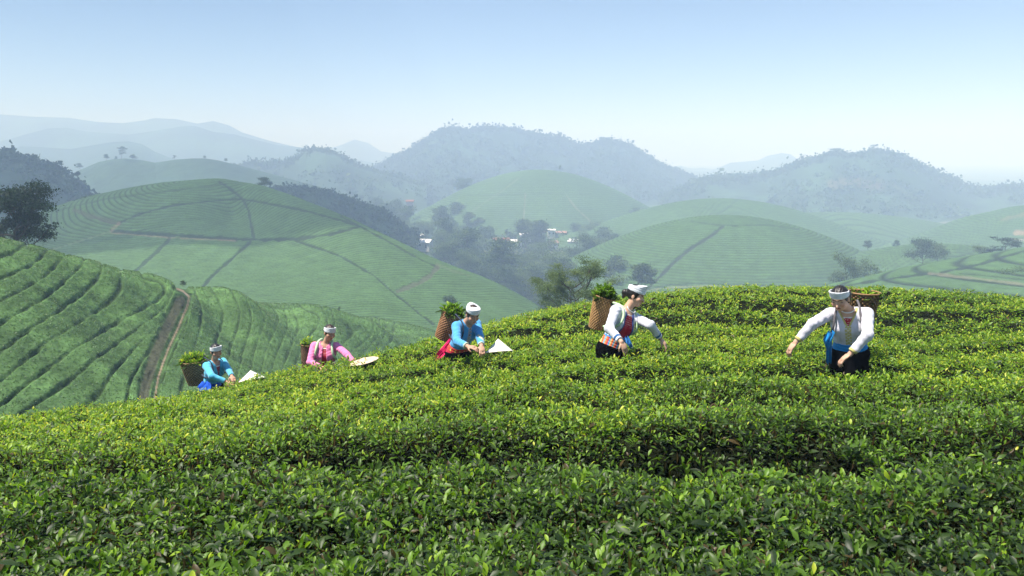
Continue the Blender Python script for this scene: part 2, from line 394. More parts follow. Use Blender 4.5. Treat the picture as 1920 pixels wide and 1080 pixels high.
# ---- the hill to the left with the footpath
LH = QHill([(-500, 395, 44), (-250, 415, 48), (-100, 434, 50), (0, 449, 52), (100, 476, 55), (200, 502, 58), (330, 535, 64), (450, 553, 74), (600, 580, 88), (700, 598, 97), (810, 622, 107), (900, 648, 114), (1050, 700, 118)],
           [(-300, 700, 26), (-300, 1000, 17), (0, 600, 35), (0, 780, 27), (0, 1000, 17), (200, 760, 32), (190, 669, 37), (200, 600, 45), (300, 760, 33), (306, 580, 52), (300, 735, 36), (300, 640, 45), (300, 1000, 19),
            (420, 710, 45), (420, 620, 60), (550, 690, 58), (550, 620, 73), (700, 665, 76), (700, 625, 88), (600, 800, 38), (600, 1000, 24), (810, 680, 84), (900, 800, 55), (1000, 900, 40)],
           back=((.88, .003), (1.16, .012), (1.5, .06), (2.1, .17)))
UROW = RBF([(0, 490), (60, 460), (-150, 560), (0, 612), (60, 575), (123, 528), (155, 497), (0, 700), (100, 620), (215, 520), (32, 785), (190, 669), (306, 580), (327, 542), (230, 760), (296, 600), (270, 520), (150, 800),
            (300, 735), (335, 640), (352, 560), (345, 545), (418, 685), (437, 618), (445, 581), (430, 556), (487, 685), (501, 633), (518, 591), (497, 567),
            (560, 654), (580, 618), (597, 597), (560, 577), (632, 665), (674, 633), (693, 614), (645, 592), (720, 655), (770, 632), (740, 610), (-150, 800), (-150, 1000), (0, 900), (300, 900)],
           [-.8, -.8, -.8, 1, 1, 1, 1, 2, 2, 2, 3.5, 3.5, 3.5, 3.5, 4.6, 3.8, 2.8, 4.3,
            6, 6, 6, 5.8, 8.7, 8.7, 8.7, 8.5, 11.7, 11.7, 11.7, 11.7,
            14.7, 14.7, 14.7, 14.7, 18.3, 18.3, 18.3, 18.3, 22, 22, 22, 1.2, 2.5, 4.0, 6], 1e-3)
PATH_L = [(286, 760), (296, 700), (312, 655), (335, 605), (350, 570), (354, 552), (343, 541), (332, 537)]
BAND_L = [(262, 780), (272, 720), (290, 660), (318, 600), (338, 560)]
def lh_parts(X, Y, bush=True):
    q = LH.q(X / Y, Y); z = CAMZ - q * Y; px = px_of(X / Y, q); py = py_of(q)
    u = UROW(px, py); u = np.where(u < 6, u * 1.6, 9.6 + (u - 6)); u = u + .10 * fbm(X * .25, Y * .25, 7, 2)
    ph = u - np.round(u); ridge = np.abs(ph) * 2
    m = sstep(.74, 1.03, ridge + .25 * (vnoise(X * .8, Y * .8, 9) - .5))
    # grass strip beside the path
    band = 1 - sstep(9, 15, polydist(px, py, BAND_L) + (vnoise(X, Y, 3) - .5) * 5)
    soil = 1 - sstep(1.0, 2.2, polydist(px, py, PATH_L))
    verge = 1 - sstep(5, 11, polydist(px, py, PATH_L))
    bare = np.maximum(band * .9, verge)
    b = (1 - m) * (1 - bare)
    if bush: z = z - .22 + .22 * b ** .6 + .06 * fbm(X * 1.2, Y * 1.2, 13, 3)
    return z, b, m, soil, bare, band, px, py
nt_, ny_ = 760, 640
T = np.linspace(-1.05, .22, nt_)[:, None]; Yg = np.exp(np.linspace(math.log(16), math.log(150), ny_))[None]
X = T * Yg; Yb = Yg + 0 * T
Z, b_, m_, soil_, bare_, band_, PX, PY = lh_parts(X, Yb)
vn = vnoise(X * .9, Yb * .9, 21)[..., None]; vn2 = vnoise(X * .07, Yb * .07, 27)[..., None]
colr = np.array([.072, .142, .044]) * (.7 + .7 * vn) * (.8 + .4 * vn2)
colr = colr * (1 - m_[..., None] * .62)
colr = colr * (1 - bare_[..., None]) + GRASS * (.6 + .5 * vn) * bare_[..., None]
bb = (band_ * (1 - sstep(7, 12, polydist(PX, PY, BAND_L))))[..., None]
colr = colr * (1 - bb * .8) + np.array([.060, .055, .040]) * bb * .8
colr = colr * (1 - soil_[..., None]) + SOIL * soil_[..., None]
V = np.stack([X, Yb, Z], -1).reshape(-1, 3)
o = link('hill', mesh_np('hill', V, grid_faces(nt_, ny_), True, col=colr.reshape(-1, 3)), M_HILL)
prop(o, 'green tea hill on the left with broad curving rows and a thin footpath', None, None, 'structure')
# leaf clumps over its bushes
r = np.random.default_rng(5)
n = 330000; u = r.random(n); Yl = (17 ** 1.15 + u * (108 ** 1.15 - 17 ** 1.15)) ** (1 / 1.15)
tl = r.uniform(-.80, .02, n); Xl = tl * Yl
z, b, m, so, ba, bd, PX, PY = lh_parts(Xl, Yl)
keep = (b > .75) & (PY < 830) & (r.random(n) < .35 + .65 * b)
Xl, Yl, z, b, m = Xl[keep], Yl[keep], z[keep], b[keep], m[keep]; n = len(Xl)
az = r.uniform(0, 2 * math.pi, n); el = np.radians(r.uniform(5, 70, n))
ax = np.stack([np.cos(az) * np.cos(el), np.sin(az) * np.cos(el), np.sin(el)], 1); nr = r.normal(0, .5, (n, 3)); nr[:, 2] += 1
L = r.uniform(.05, .10, n) * (1 + (Yl - 25) / 90)
tint = np.clip(.36 + .25 * fbm(Xl * .3, Yl * .3, 33, 3) + r.normal(0, .16, n) + .35 * sstep(.5, .9, 1 - b), 0, 1)
V, F, A = merge_leaves([(np.stack([Xl, Yl, z - .02], 1), ax, nr, L, L * .5, 'B', tint)])
o = link('tea_foliage', mesh_np('tea_foliage', V, F, True, {'tint': A}), M_TEAHILL)
prop(o, 'leafy tops of the tea rows on the left hill beside the footpath', 'tea rows', None, 'stuff')
del V, F, A

# ---- generic row-planted hill in the middle distance
def tea_hill(qh, name, label, t0, t1, y0, y1, nt_, ny_, ztop, pitch, amp, paths, top=TEA_TOP, floor=-2.0, yc=None, rowz=None, tint=1.0, wob=.15):
    T = np.linspace(t0, t1, nt_)[:, None]; Yg = np.linspace(y0, y1, ny_)[None]; X = T * Yg; Yb = Yg + 0 * T
    Z = qh.z(X, Yb); q = (CAMZ - Z) / Yb; PX = px_of(X / Yb, q); PY = py_of(q)
    u = np.sqrt(np.maximum(ztop - Z + .02, .02)) * pitch if rowz is None else rowz(X, Yb, Z, PX, PY)
    u = u + wob * fbm(X / 14, Yb / 14, 7, 3)
    ph = np.abs(u - np.round(u)) * 2; g = sstep(.55, .98, ph)
    vis = np.ones(X.shape) if yc is None else (Yb < yc).astype(float)
    vn = vnoise(X / 2.2, Yb / 2.2, 21)[..., None]; vn2 = vnoise(X / 25, Yb / 25, 22)[..., None]
    colr = top * tint * (.80 + .25 * vn + .25 * vn2) * np.ones(X.shape + (1,))
    colr = colr * (1 - g[..., None]) + TEA_GAP * g[..., None]
    dr = paths_apply(colr, PX, PY, vis, paths)
    Z = Z - amp * np.maximum(g, dr) + .12 * fbm(X / 2.5, Yb / 2.5, 3, 2)
    Z = np.maximum(Z, floor)
    o = link(name, mesh_np(name, np.stack([X, Yb, Z], -1).reshape(-1, 3), grid_faces(nt_, ny_), True, col=colr.reshape(-1, 3)), M_HILL)
    prop(o, label, None, None, 'structure'); return o

# the big dome on the left
D2 = QHill([(-150, 452, 215), (0, 420, 232), (90, 394, 240), (150, 374, 246), (200, 362, 250), (280, 347, 250), (360, 340.5, 250), (420, 341, 250), (480, 350, 248), (540, 366, 242), (600, 388, 234), (660, 412, 226), (720, 440, 216),
            (760, 459, 210), (820, 487, 203), (880, 510, 197), (940, 535, 190), (1000, 568, 184), (1040, 592, 180)],
           [(100, 470, 190), (0, 500, 175), (200, 560, 140), (100, 430, 212), (400, 540, 150), (400, 450, 195), (440, 400, 222), (250, 430, 205), (700, 560, 140), (700, 510, 165), (800, 600, 132), (800, 560, 150), (900, 600, 135), (900, 560, 160),
            (560, 455, 193), (560, 520, 160), (560, 560, 140), (300, 600, 120), (550, 650, 105), (800, 700, 95), (100, 650, 110), (1000, 640, 130), (1050, 700, 100)],
           back=((.93, .002), (1.1, .008), (1.3, .045), (1.6, .11)))
P2 = [([(105, 395), (200, 372), (300, 360), (400, 347), (425, 344)], 1.6, GAPC, .5),
      ([(222, 418), (262, 400), (330, 383), (400, 376), (455, 372), (520, 384), (580, 396), (640, 413), (676, 424)], 2.0, GAPC, .85),
      ([(412, 341), (430, 352), (455, 371), (466, 395), (472, 425), (476, 447)], 2.4, GAPC, .8),
      ([(140, 392), (170, 405), (222, 418)], 4.5, (.07, .06, .05), .6),
      ([(208, 432), (235, 434), (330, 440), (440, 447), (480, 449), (560, 447), (620, 438), (676, 424)], 3.2, GAPC, .85),
      ([(208, 436), (240, 438), (320, 445), (440, 450)], 1.6, SOILC, .40),
      ([(207, 433), (222, 418)], 3, SOILC, .35),
      ([(95, 468), (160, 448), (207, 433)], 1.6, (.11, .15, .07), .7),
      ([(318, 447), (290, 475), (262, 500), (248, 512)], 3.0, GAPC, .7),
      ([(470, 452), (440, 480), (400, 515), (372, 545)], 3.0, GAPC, .8),
      ([(555, 451), (600, 465), (640, 480), (700, 515), (735, 545), (790, 590), (815, 608)], 2.0, GAPC, .8),
      ([(640, 405), (700, 437), (760, 470), (800, 492), (822, 500)], 1.8, GAPC, .8),
      ([(820, 500), (808, 515), (785, 530), (745, 545)], 4.5, (.07, .07, .055), .7),
      ([(818, 494), (850, 508), (880, 516)], 2.0, (.10, .12, .07), .4)]
def d2rows(X, Y, Z, PX, PY):
    c = at(380, 341, 240); dx = X - c[0]; a = np.where(dx > 0, 104.0, 92.0)
    return np.hypot(dx / a, (Y - c[1]) / 92.0) * 60 + .5 * fbm(X / 40, Y / 40, 3, 2)
tea_hill(D2, 'hill', 'large rounded tea hill behind the left hill, crossed by dark hedge lines', -.85, .16, 92, 330, 760, 700, CAMZ - 8.3, 27, .32, P2, yc=None, rowz=d2rows)

# ---- smooth domes
class Dome:
    def __init__(s, px, pytop, Y, rx, ry, z0=0.0, p=1.9, rot=0.0):
        c = at(px, pytop, Y); s.cx, s.cy, s.zt = c; s.rx, s.ry, s.z0, s.p, s.rot = rx, ry, z0, p, rot
    def R(s, X, Y):
        dx = np.asarray(X) - s.cx; dy = np.asarray(Y) - s.cy; c, n = math.cos(s.rot), math.sin(s.rot)
        return np.hypot((dx * c + dy * n) / s.rx, (-dx * n + dy * c) / s.ry)
    def z(s, X, Y):
        R = s.R(X, Y); h = s.zt - s.z0
        return s.z0 + h * np.where(R < 1.6, np.cos(np.clip(R, 0, 1.6) / 1.6 * math.pi) * .5 + .5, 0) ** (1.0 / s.p * 1.25) - np.where(R >= 1.58, 3, 0)
def dome_hill(D, label, pitch, paths, nt_=420, nr=420, top=TEA_TOP, amp=.3, name='hill', mat=None, bump=.0):
    T0 = (D.cx - D.rx * 1.65) / D.cy; T1 = (D.cx + D.rx * 1.65) / D.cy
    m = D.ry * 1.6; Xg = np.linspace(D.cx - max(D.rx, D.ry) * 1.62, D.cx + max(D.rx, D.ry) * 1.62, nt_)[:, None]; Yg = np.linspace(D.cy - max(D.rx, D.ry) * 1.62, D.cy + max(D.rx, D.ry) * 1.62, nr)[None]
    X = Xg + 0 * Yg; Yb = Yg + 0 * Xg; Z = D.z(X, Yb) + bump * fbm(X / 30, Yb / 30, 51, 4); q = (CAMZ - Z) / Yb; PX = px_of(X / Yb, q); PY = py_of(q)
    u = D.R(X, Yb) * (D.rx + D.ry) / 2 / pitch + .15 * fbm(X / 14, Yb / 14, 7, 3)
    ph = np.abs(u - np.round(u)) * 2; g = sstep(.5, .98, ph)
    vn = vnoise(X / 2.5, Yb / 2.5, 21)[..., None]; vn2 = vnoise(X / 25, Yb / 25, 22)[..., None]
    colr = top * (.80 + .25 * vn + .25 * vn2); colr = colr * (1 - .8 * g[..., None]) + TEA_GAP * .8 * g[..., None]
    vis = (Yb < D.cy + .25 * D.ry).astype(float)
    dr = paths_apply(colr, PX, PY, vis, paths); Z = Z - amp * np.maximum(g, dr)
    o = link(name, mesh_np(name, np.stack([X, Yb, Z], -1).reshape(-1, 3), grid_faces(nt_, nr), True, col=colr.reshape(-1, 3)), mat or M_HILL)
    prop(o, label, None, None, 'structure'); return o
DC = Dome(1010, 318, 640, 84, 84, -2, 2.0)
dome_hill(DC, 'cone shaped tea hill below the wooded mountain, behind the village', 2.6,
          [([(970, 335), (940, 358), (900, 385), (880, 400)], 1.8, (.09, .13, .07), .6), ([(985, 362), (983, 395), (980, 430)], 1.3, (.18, .15, .11), .4), ([(870, 366), (940, 365), (1010, 362), (1110, 364)], 1.3, (.03, .05, .03), .5),
           ([(1062, 366), (1080, 390), (1100, 408), (1116, 424)], 1.4, (.20, .19, .14), .4), ([(860, 372), (840, 392), (800, 412)], 1.3, (.11, .15, .06), .5)], 460, 460, amp=.45)
DR = Dome(1365, 404, 330, 66, 60, -4, 2.1)
dome_hill(DR, 'tea hill behind the crest between the two women in white, with one dark diagonal hedge', 1.75,
          [([(1357, 424), (1335, 440), (1300, 462), (1270, 485), (1245, 510), (1220, 536), (1210, 545)], 3.0, (.022, .030, .026), .85), ([(1296, 414), (1340, 421), (1380, 423), (1440, 421), (1500, 430)], 1.3, GAPC, .6),
           ([(1210, 542), (1260, 533), (1340, 530), (1420, 533), (1480, 540)], 1.3, GAPC, .6), ([(1195, 546), (1260, 538), (1340, 535), (1400, 537)], 1.1, (.2, .2, .13), .6), ([(1440, 521), (1500, 519), (1570, 522)], 1.6, GAPC, .5)], 560, 520, amp=.32)
DM = Dome(1352, 372, 500, 82, 60, -2, 1.9)
dome_hill(DM, 'low tea hill farther behind the one with the dark diagonal hedge', 2.3, [([(1385, 372), (1360, 392), (1350, 400)], 1.5, GAPC, .4)], 360, 300, amp=.35)
DN = Dome(1560, 398, 560, 100, 50, -3, 1.9)
dome_hill(DN, 'long low tea hill under the right mountain', 2.3, [], 360, 240, amp=.35)
DQ = Dome(1760, 457, 300, 62, 30, -3, 1.9)
dome_hill(DQ, 'pale tea rise between the trees on the right side', 1.9, [([(1748, 500), (1800, 480), (1850, 462), (1870, 458)], 1.5, GAPC, .6)], 360, 240, amp=.3)
# slope at the right with two hedge lines
RS = QHill([(1380, 600, 165), (1480, 556, 175), (1560, 532, 185), (1700, 500, 200), (1800, 482, 210), (1920, 463, 220), (2100, 438, 230), (2400, 410, 240)],
           [(1400, 640, 130), (1600, 620, 130), (1600, 560, 160), (1750, 620, 130), (1750, 540, 165), (1900, 640, 125), (1900, 530, 165), (2100, 620, 125), (2100, 520, 160), (1700, 700, 95), (2000, 700, 95), (1400, 720, 100)],
           back=((.94, .003), (1.08, .012), (1.25, .06), (1.5, .12)))
tea_hill(RS, 'hill', 'gentle tea slope at the right edge with a dark hedge line running up it', .25, 1.0, 92, 300, 560, 360, CAMZ - 10, 9, .25,
         [([(1480, 558), (1560, 540), (1640, 526), (1740, 512)], 2.2, GAPC, .85), ([(1765, 510), (1830, 497), (1900, 476), (1960, 458)], 2.2, GAPC, .85),
          ([(1742, 511), (1800, 518), (1850, 524), (1920, 532), (1960, 536)], 2.2, (.20, .18, .12), .45), ([(1800, 512), (1850, 517), (1920, 524)], 1.6, GAPC, .5)], tint=1.0)
# low hill at the far right with bare red soil
DE = Dome(1990, 383, 430, 75, 60, -3, 1.8)
dome_hill(DE, 'scrubby hill at the right edge with a bare patch of red soil', 2.6, [([(1905, 436), (1925, 437)], 5, (.34, .22, .17), .5), ([(1880, 412), (1925, 400)], 4, (.2, .15, .1), .3), ([(1895, 449), (1930, 450)], 2, (.4, .36, .3), .5)], 260, 240, amp=.3, bump=2)

# ---- mountains: a ridge line with its own height at every bearing
class Ridge:
    def __init__(s, sil, Yc, wf, wb, z0=0.0, rough=6.0, seed=1):
        sil = np.array(sil, float); s.px, s.py = sil[:, 0], sil[:, 1]; s.Yc, s.wf, s.wb, s.z0, s.rough, s.seed = Yc, wf, wb, z0, rough, seed
        q = q_of(s.py); s.t = t_of(s.px, q); s.h = CAMZ - q * Yc
    def z(s, X, Y):
        X = np.asarray(X, float); Y = np.asarray(Y, float); t = X / Y
        h = np.interp(t, s.t, s.h); h = np.where((t < s.t[0]) | (t > s.t[-1]), s.z0 - 5, h)
        d = (Y - s.Yc) + s.wf * .25 * fbm(X / s.wf * 1.2, Y * 0 + s.seed, s.seed, 2); d = np.where(np.abs(d) < 2, d, d)
        g = np.where(d < 0, 1 - sstep(0, 1, -d / s.wf) ** .85, 1 - sstep(0, 1, d / s.wb))
        z = s.z0 + (h - s.z0) * g
        spur = fbm(X / (s.wf * .45), Y / (s.wf * .9), s.seed + 3, 4) * s.rough * (1 - g) * sstep(0, .12, g) * 2.2
        return z + spur - (g <= 0) * 3
def ridge_mesh(R, label, nt_, ny_, col=(.028, .060, .022), var=.5, name='mountain', patches=(), vs=1.0):
    T = np.linspace(R.t[0], R.t[-1], nt_)[:, None]; Yg = np.linspace(R.Yc - R.wf * 1.35, R.Yc + R.wb * 1.35, ny_)[None]; X = T * Yg; Yb = Yg + 0 * T
    Z = R.z(X, Yb); vn = vnoise(X / 22 / vs, Yb / 30 / vs, 3)[..., None]; v2 = vnoise(X / 90 / vs, Yb / 90 / vs, 4)[..., None]
    c = np.array(col) * (1 - var + 2 * var * vn) * (.7 + .6 * v2)
    q = (CAMZ - Z) / Yb; paths_apply(c, px_of(X / Yb, q), py_of(q), np.ones(X.shape), patches)
    o = link(name, mesh_np(name, np.stack([X, Yb, Z], -1).reshape(-1, 3), grid_faces(nt_, ny_), True, col=c.reshape(-1, 3)), M_FARHILL)
    prop(o, label, None, None, 'structure'); return o
R_C = Ridge([(560, 345), (640, 336), (690, 328), (705, 318), (725, 306), (750, 293), (775, 280), (790, 270), (805, 260), (820, 251), (845, 243), (865, 244), (880, 248), (895, 244), (920, 242), (945, 243), (970, 246), (985, 252), (1000, 253), (1025, 258),
             (1055, 262), (1068, 270), (1085, 275), (1105, 273), (1120, 270), (1135, 264), (1160, 268), (1180, 275), (1195, 283), (1210, 295), (1235, 310), (1255, 318), (1290, 332), (1320, 345), (1400, 365), (1450, 385)], 1150, 330, 350, -2, 16, 3)
ridge_mesh(R_C, 'broad wooded mountain rising in the centre behind the village', 420, 200, col=(.014, .032, .016))
R_R = Ridge([(1240, 372), (1290, 350), (1320, 336), (1350, 333), (1400, 331), (1440, 328), (1465, 320), (1480, 313), (1510, 304), (1535, 298), (1560, 291), (1600, 292), (1620, 289), (1640, 285), (1665, 288), (1690, 295), (1720, 308), (1745, 322), (1780, 338), (1810, 350),
             (1835, 357), (1860, 356), (1890, 352), (1920, 350), (2000, 345), (2200, 350), (2300, 370)], 880, 300, 280, -2, 13, 8)
ridge_mesh(R_R, 'wooded mountain on the right with a lone tree on its summit', 420, 200, col=(.024, .050, .022),
           patches=[([(1560, 345), (1600, 340), (1650, 350)], 9, (.13, .09, .06), .4), ([(1640, 335), (1680, 350), (1710, 370)], 1.6, (.13, .14, .07), .5)])
R_L = Ridge([(60, 372), (110, 340), (135, 326), (160, 315), (185, 304), (210, 299), (235, 297), (265, 300), (290, 305), (305, 303), (330, 299), (360, 297), (385, 297), (410, 301), (440, 308), (470, 316), (500, 324), (540, 335), (600, 350), (660, 372)], 620, 160, 150, -2, 5, 12)
ridge_mesh(R_L, 'smooth hill with two humps and a few trees on top, left of centre', 300, 130, col=(.032, .062, .036), var=.25, name='hill')
R_M = Ridge([(380, 345), (430, 318), (470, 308), (505, 306), (530, 305), (560, 296), (572, 285), (590, 281), (610, 282), (630, 290), (650, 302), (665, 312), (690, 320), (740, 332), (800, 350)], 880, 180, 200, -2, 7, 15)
ridge_mesh(R_M, 'bluish hill with a flat wooded cap between the left hills and the central mountain', 260, 120, col=(.030, .058, .032), name='hill')
R_D = Ridge([(-400, 250), (-200, 268), (-50, 280), (0, 291), (20, 296), (50, 302), (80, 312), (105, 322), (125, 332), (150, 352), (180, 385), (230, 410)], 360, 110, 130, -2, 5, 19)
ridge_mesh(R_D, 'dark wooded hill at the left edge', 220, 120, col=(.014, .030, .020), name='hill', patches=[([(118, 398), (130, 384), (140, 376)], 5, (.20, .11, .08), .6)])
R_E = Ridge([(440, 372), (500, 362), (530, 357), (570, 356), (610, 362), (650, 374), (690, 390), (720, 402), (750, 425), (780, 445)], 420, 90, 100, -2, 3, 23)
ridge_mesh(R_E, 'low wooded hill right behind the large rounded tea hill', 200, 100, col=(.018, .040, .022), name='hill')
FAR = [([(-500, 200), (-200, 205), (0, 214), (60, 219), (130, 221), (185, 229), (230, 231), (270, 226), (290, 221), (330, 223), (370, 231), (400, 226), (430, 234), (455, 248), (500, 262), (540, 272), (600, 285), (700, 305), (760, 325)], 1900, 'pale blue ridge farthest on the left, its highest bump above the rounded hill', 31),
       ([(-500, 250), (-200, 270), (0, 266), (50, 252), (90, 241), (125, 239), (160, 246), (200, 249), (240, 252), (280, 246), (340, 236), (365, 235), (400, 247), (440, 252), (470, 260), (520, 272), (570, 277), (620, 290), (700, 312), (760, 330)], 1550, 'blue ridge in the second rank of hills on the left', 33),
       ([(-500, 290), (-100, 286), (0, 279), (40, 273), (80, 275), (130, 279), (180, 270), (210, 265), (240, 264), (265, 269), (290, 284), (330, 300), (400, 318), (460, 335)], 1150, 'lower blue hill just behind the hill with the two small trees', 35),
       ([(560, 300), (600, 284), (640, 272), (665, 262), (690, 268), (715, 284), (750, 289), (800, 295), (900, 320)], 2500, 'faint ridge showing left of the central mountain', 37),
       ([(1150, 330), (1240, 322), (1265, 312), (1300, 322), (1330, 322), (1370, 305), (1395, 303), (1420, 301), (1440, 292), (1465, 287), (1482, 289), (1500, 302), (1560, 320), (1640, 335)], 2200, 'faint pointed ridge between the central and right mountains', 39)]
for sil, Yc, lab, sd_ in FAR:
    ridge_mesh(Ridge(sil, Yc, 420, 420, -2, 22, sd_), lab, 260, 70, col=(.03, .06, .035), vs=2.5)

# ---- woods on the mountains
def forest(R, n, label, sm, seed, ymax=.25, ymin=-1.0, quads=26, mat=M_DARKFOL, edge=.35, pxr=None):
    r = np.random.default_rng(seed)
    t = r.uniform(R.t[0], R.t[-1], n); s = r.uniform(ymin, ymax, n); s[:int(n * edge)] = r.normal(0, .05, int(n * edge))
    Y = R.Yc + np.where(s < 0, s * R.wf, s * R.wb); X = t * Y; z = R.z(X, Y)
    k = (z > R.z0 + 4) & ((vnoise(X / 60, Y / 60, seed) > .22) | (np.arange(n) < n * edge)); X, Y, z = X[k], Y[k], z[k]
    size = sm * np.exp(r.normal(0, .33, len(X)))
    P = []; 
    cen = np.stack([X, Y, z], 1)[:, None] + r.normal(0, 1, (len(X), quads, 3)) * np.array([.36, .36, .30]) * size[:, None, None]
    cen[..., 2] += size[:, None] * .12
    P = cen.reshape(-1, 3); m = len(P); sz = np.repeat(size, quads) * r.uniform(.22, .5, m)
    ax = r.normal(0, 1, (m, 3)); ax /= np.linalg.norm(ax, axis=1)[:, None]; nr = r.normal(0, 1, (m, 3))
    tint = np.clip(np.repeat(r.uniform(.1, .7, len(X)), quads) + r.normal(0, .15, m), 0, 1)
    V, F, A = merge_leaves([(P - ax * sz[:, None] * .5, ax, nr, sz, sz * .8, 'B', tint)])
    o = link('forest', mesh_np('forest', V, F, False, {'tint': A}), mat)
    prop(o, label, 'forest', None, 'stuff'); return o
forest(R_C, 8000, 'distant dense forest covering the broad central mountain', 5.4, 1)
forest(R_R, 5500, 'distant forest covering the right mountain', 4.6, 2, mat=M_FOLIAGE)
forest(R_M, 1000, 'wood on the bluish hill with a flat cap', 5, 3, mat=M_FOLIAGE)
forest(R_D, 2600, 'dark wood on the hill at the left edge', 3.0, 4)
forest(R_E, 2600, 'wood on the low hill behind the large rounded tea hill', 2.6, 5)
# ------------------------------------------------------------------ trees
HF = [LH.z, D2.z, DC.z, DR.z, DM.z, DN.z, DQ.z, RS.z, DE.z, R_C.z, R_R.z, R_L.z, R_M.z, R_D.z, R_E.z]
def in_dom(k, X, Y):
    t = X / Y
    if k == 0: return -1.05 < t < .22 and 16 < Y < 150
    if k == 1: return -.85 < t < .16 and 92 < Y < 330
    if k == 7: return .25 < t < 1.0 and 92 < Y < 300
    return True
def ground(X, Y, skip=()):
    z = float(valley_z(X, Y))
    for k, f in enumerate(HF):
        if k in skip or not in_dom(k, X, Y): continue
        v = float(f(np.array([X]), np.array([Y]))[0]); 
        if v > z: z = v
    return z
def make_tree(name, H, seed, trunk_r=.12, first=.35, levels=2, nb=6, spread=.9, rise=.5, crown_w=.4, crown_h=.35, nl=2600, leaf=.22, mat=None, clump=.16, umbrella=0.0, bare=0.15, lean=(0, 0), tint=(.25, .75), tops=None):
    """a tree at the origin: trunk with limbs (one mesh) and a crown of leaf clusters carried at the limb ends"""
    r = np.random.default_rng(seed); mb = MB(); tips = []
    def limb(p, d, L, rad, lv):
        n = 5; pts = [p]; dd = d.copy()
        for i in range(n):
            dd = dd + r.normal(0, .16, 3) + np.array([0, 0, .06 * rise]); dd /= np.linalg.norm(dd); pts.append(pts[-1] + dd * L / n)
        mb.tube(pts, [rad * (1 - .75 * i / n) + .004 * H / 10 for i in range(n + 1)], 6 if lv else 9, cap=False)
        if lv >= levels: tips.append(pts[-1]); tips.append(pts[-2]); return
        k = nb if lv == 0 else 4
        for j in range(k):
            f = first + (1 - first) * (j + r.uniform(.1, .9)) / k if lv == 0 else r.uniform(.35, 1)
            i = min(int(f * n), n - 1); q = pts[i] + (pts[i + 1] - pts[i]) * (f * n - i)
            az = j * 2.4 + r.uniform(-.5, .5) + seed; e = rise + r.uniform(-.25, .25) + (.5 * (f - .5) if lv == 0 else 0)
            nd = np.array([math.cos(az) * math.cos(e), math.sin(az) * math.cos(e), math.sin(e)])
            if lv: nd = nd * .7 + dd * .6; nd /= np.linalg.norm(nd)
            limb(q, nd, L * (crown_w * (1.25 - .55 * f) if lv == 0 else .55) * r.uniform(.75, 1.15), rad * (.5 if lv == 0 else .55), lv + 1)
        tips.append(pts[-1])
    limb(np.zeros(3), np.array([lean[0], lean[1], 1.0]), H * .86, trunk_r, 0)
    tips = np.array(tips)
    pass
    if tops is not None: tips = tips[tips[:, 2] > tops * H]
    k = r.integers(0, len(tips), nl); cw = clump * H
    cs = r.uniform(.6, 1.25, len(tips))[k]
    P = tips[k] + r.normal(0, 1, (nl, 3)) * np.array([1, 1, .55 - .25 * umbrella]) * cw * .55 * cs[:, None]
    ax = r.normal(0, 1, (nl, 3)); ax[:, 2] -= .15; ax /= np.linalg.norm(ax, axis=1)[:, None]; nr = r.normal(0, .8, (nl, 3)); nr[:, 2] += .6
    L = leaf * r.uniform(.6, 1.3, nl); base = r.uniform(tint[0], tint[1], len(tips))[k]
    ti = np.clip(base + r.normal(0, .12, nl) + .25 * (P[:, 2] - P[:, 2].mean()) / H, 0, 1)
    V, F, A = merge_leaves([(P, ax, nr, L, L * .5, 'B', ti)])
    rt = empty(name)
    mb.build('trunk', M_BARK, rt, smooth=True)
    link('crown', mesh_np('crown', V, F, True, {'tint': A}), mat or M_FOLIAGE, rt)
    rt['H'] = H
    return rt
def copy_tree(o):
    c = o.copy(); C.objects.link(c)
    for ch in o.children:
        d = ch.copy(); C.objects.link(d); d.parent = c
    return c
def place_tree(src, px, Y, hpx, label, group=None, cat='tree', pybase=None, rot=None, zoff=-.2, sx=1.0, first=False, skip=()):
    """stand a tree at bearing px and distance Y, hpx high in the photograph"""
    q0 = q_of(pybase) if pybase else .1; X = float(t_of(px, q0)) * Y
    z = ground(X, Y, skip) if pybase is None else CAMZ - float(q_of(pybase)) * Y
    H = hpx / FPX * Y; s = H / src['H']; o = src if first else copy_tree(src)
    o.location = (X, Y, z + zoff * s); o.rotation_euler = (0, 0, random.uniform(0, 6.28) if rot is None else rot); o.scale = (s * sx, s * sx, s)
    prop(o, label, cat, group); return o

# the dark tree at the left edge, behind the left hill's crest
tr = make_tree('broadleaf_tree', 8.0, 3, .17, .10, 2, 17, rise=.45, crown_w=.34, nl=20000, leaf=.20, mat=M_DARKFOL, clump=.085, tint=(.0, .8))
place_tree(tr, 8, 62, 185, 'large dark leafy tree cut by the left edge, standing behind the left hill', pybase=512, rot=1.0, first=True, sx=1.0)
# feathery tree in the middle, behind the crest
tr = make_tree('feathery_tree', 8.0, 9, .13, .30, 2, 15, rise=.40, crown_w=.66, nl=34000, leaf=.14, mat=M_PALEFOL, clump=.095, umbrella=.6, tint=(.2, .95))
place_tree(tr, 1090, 58, 142, 'feathery layered tree behind the basket of the woman in the red bodice', pybase=650, rot=.4, first=True, sx=1.0, skip=(0,))
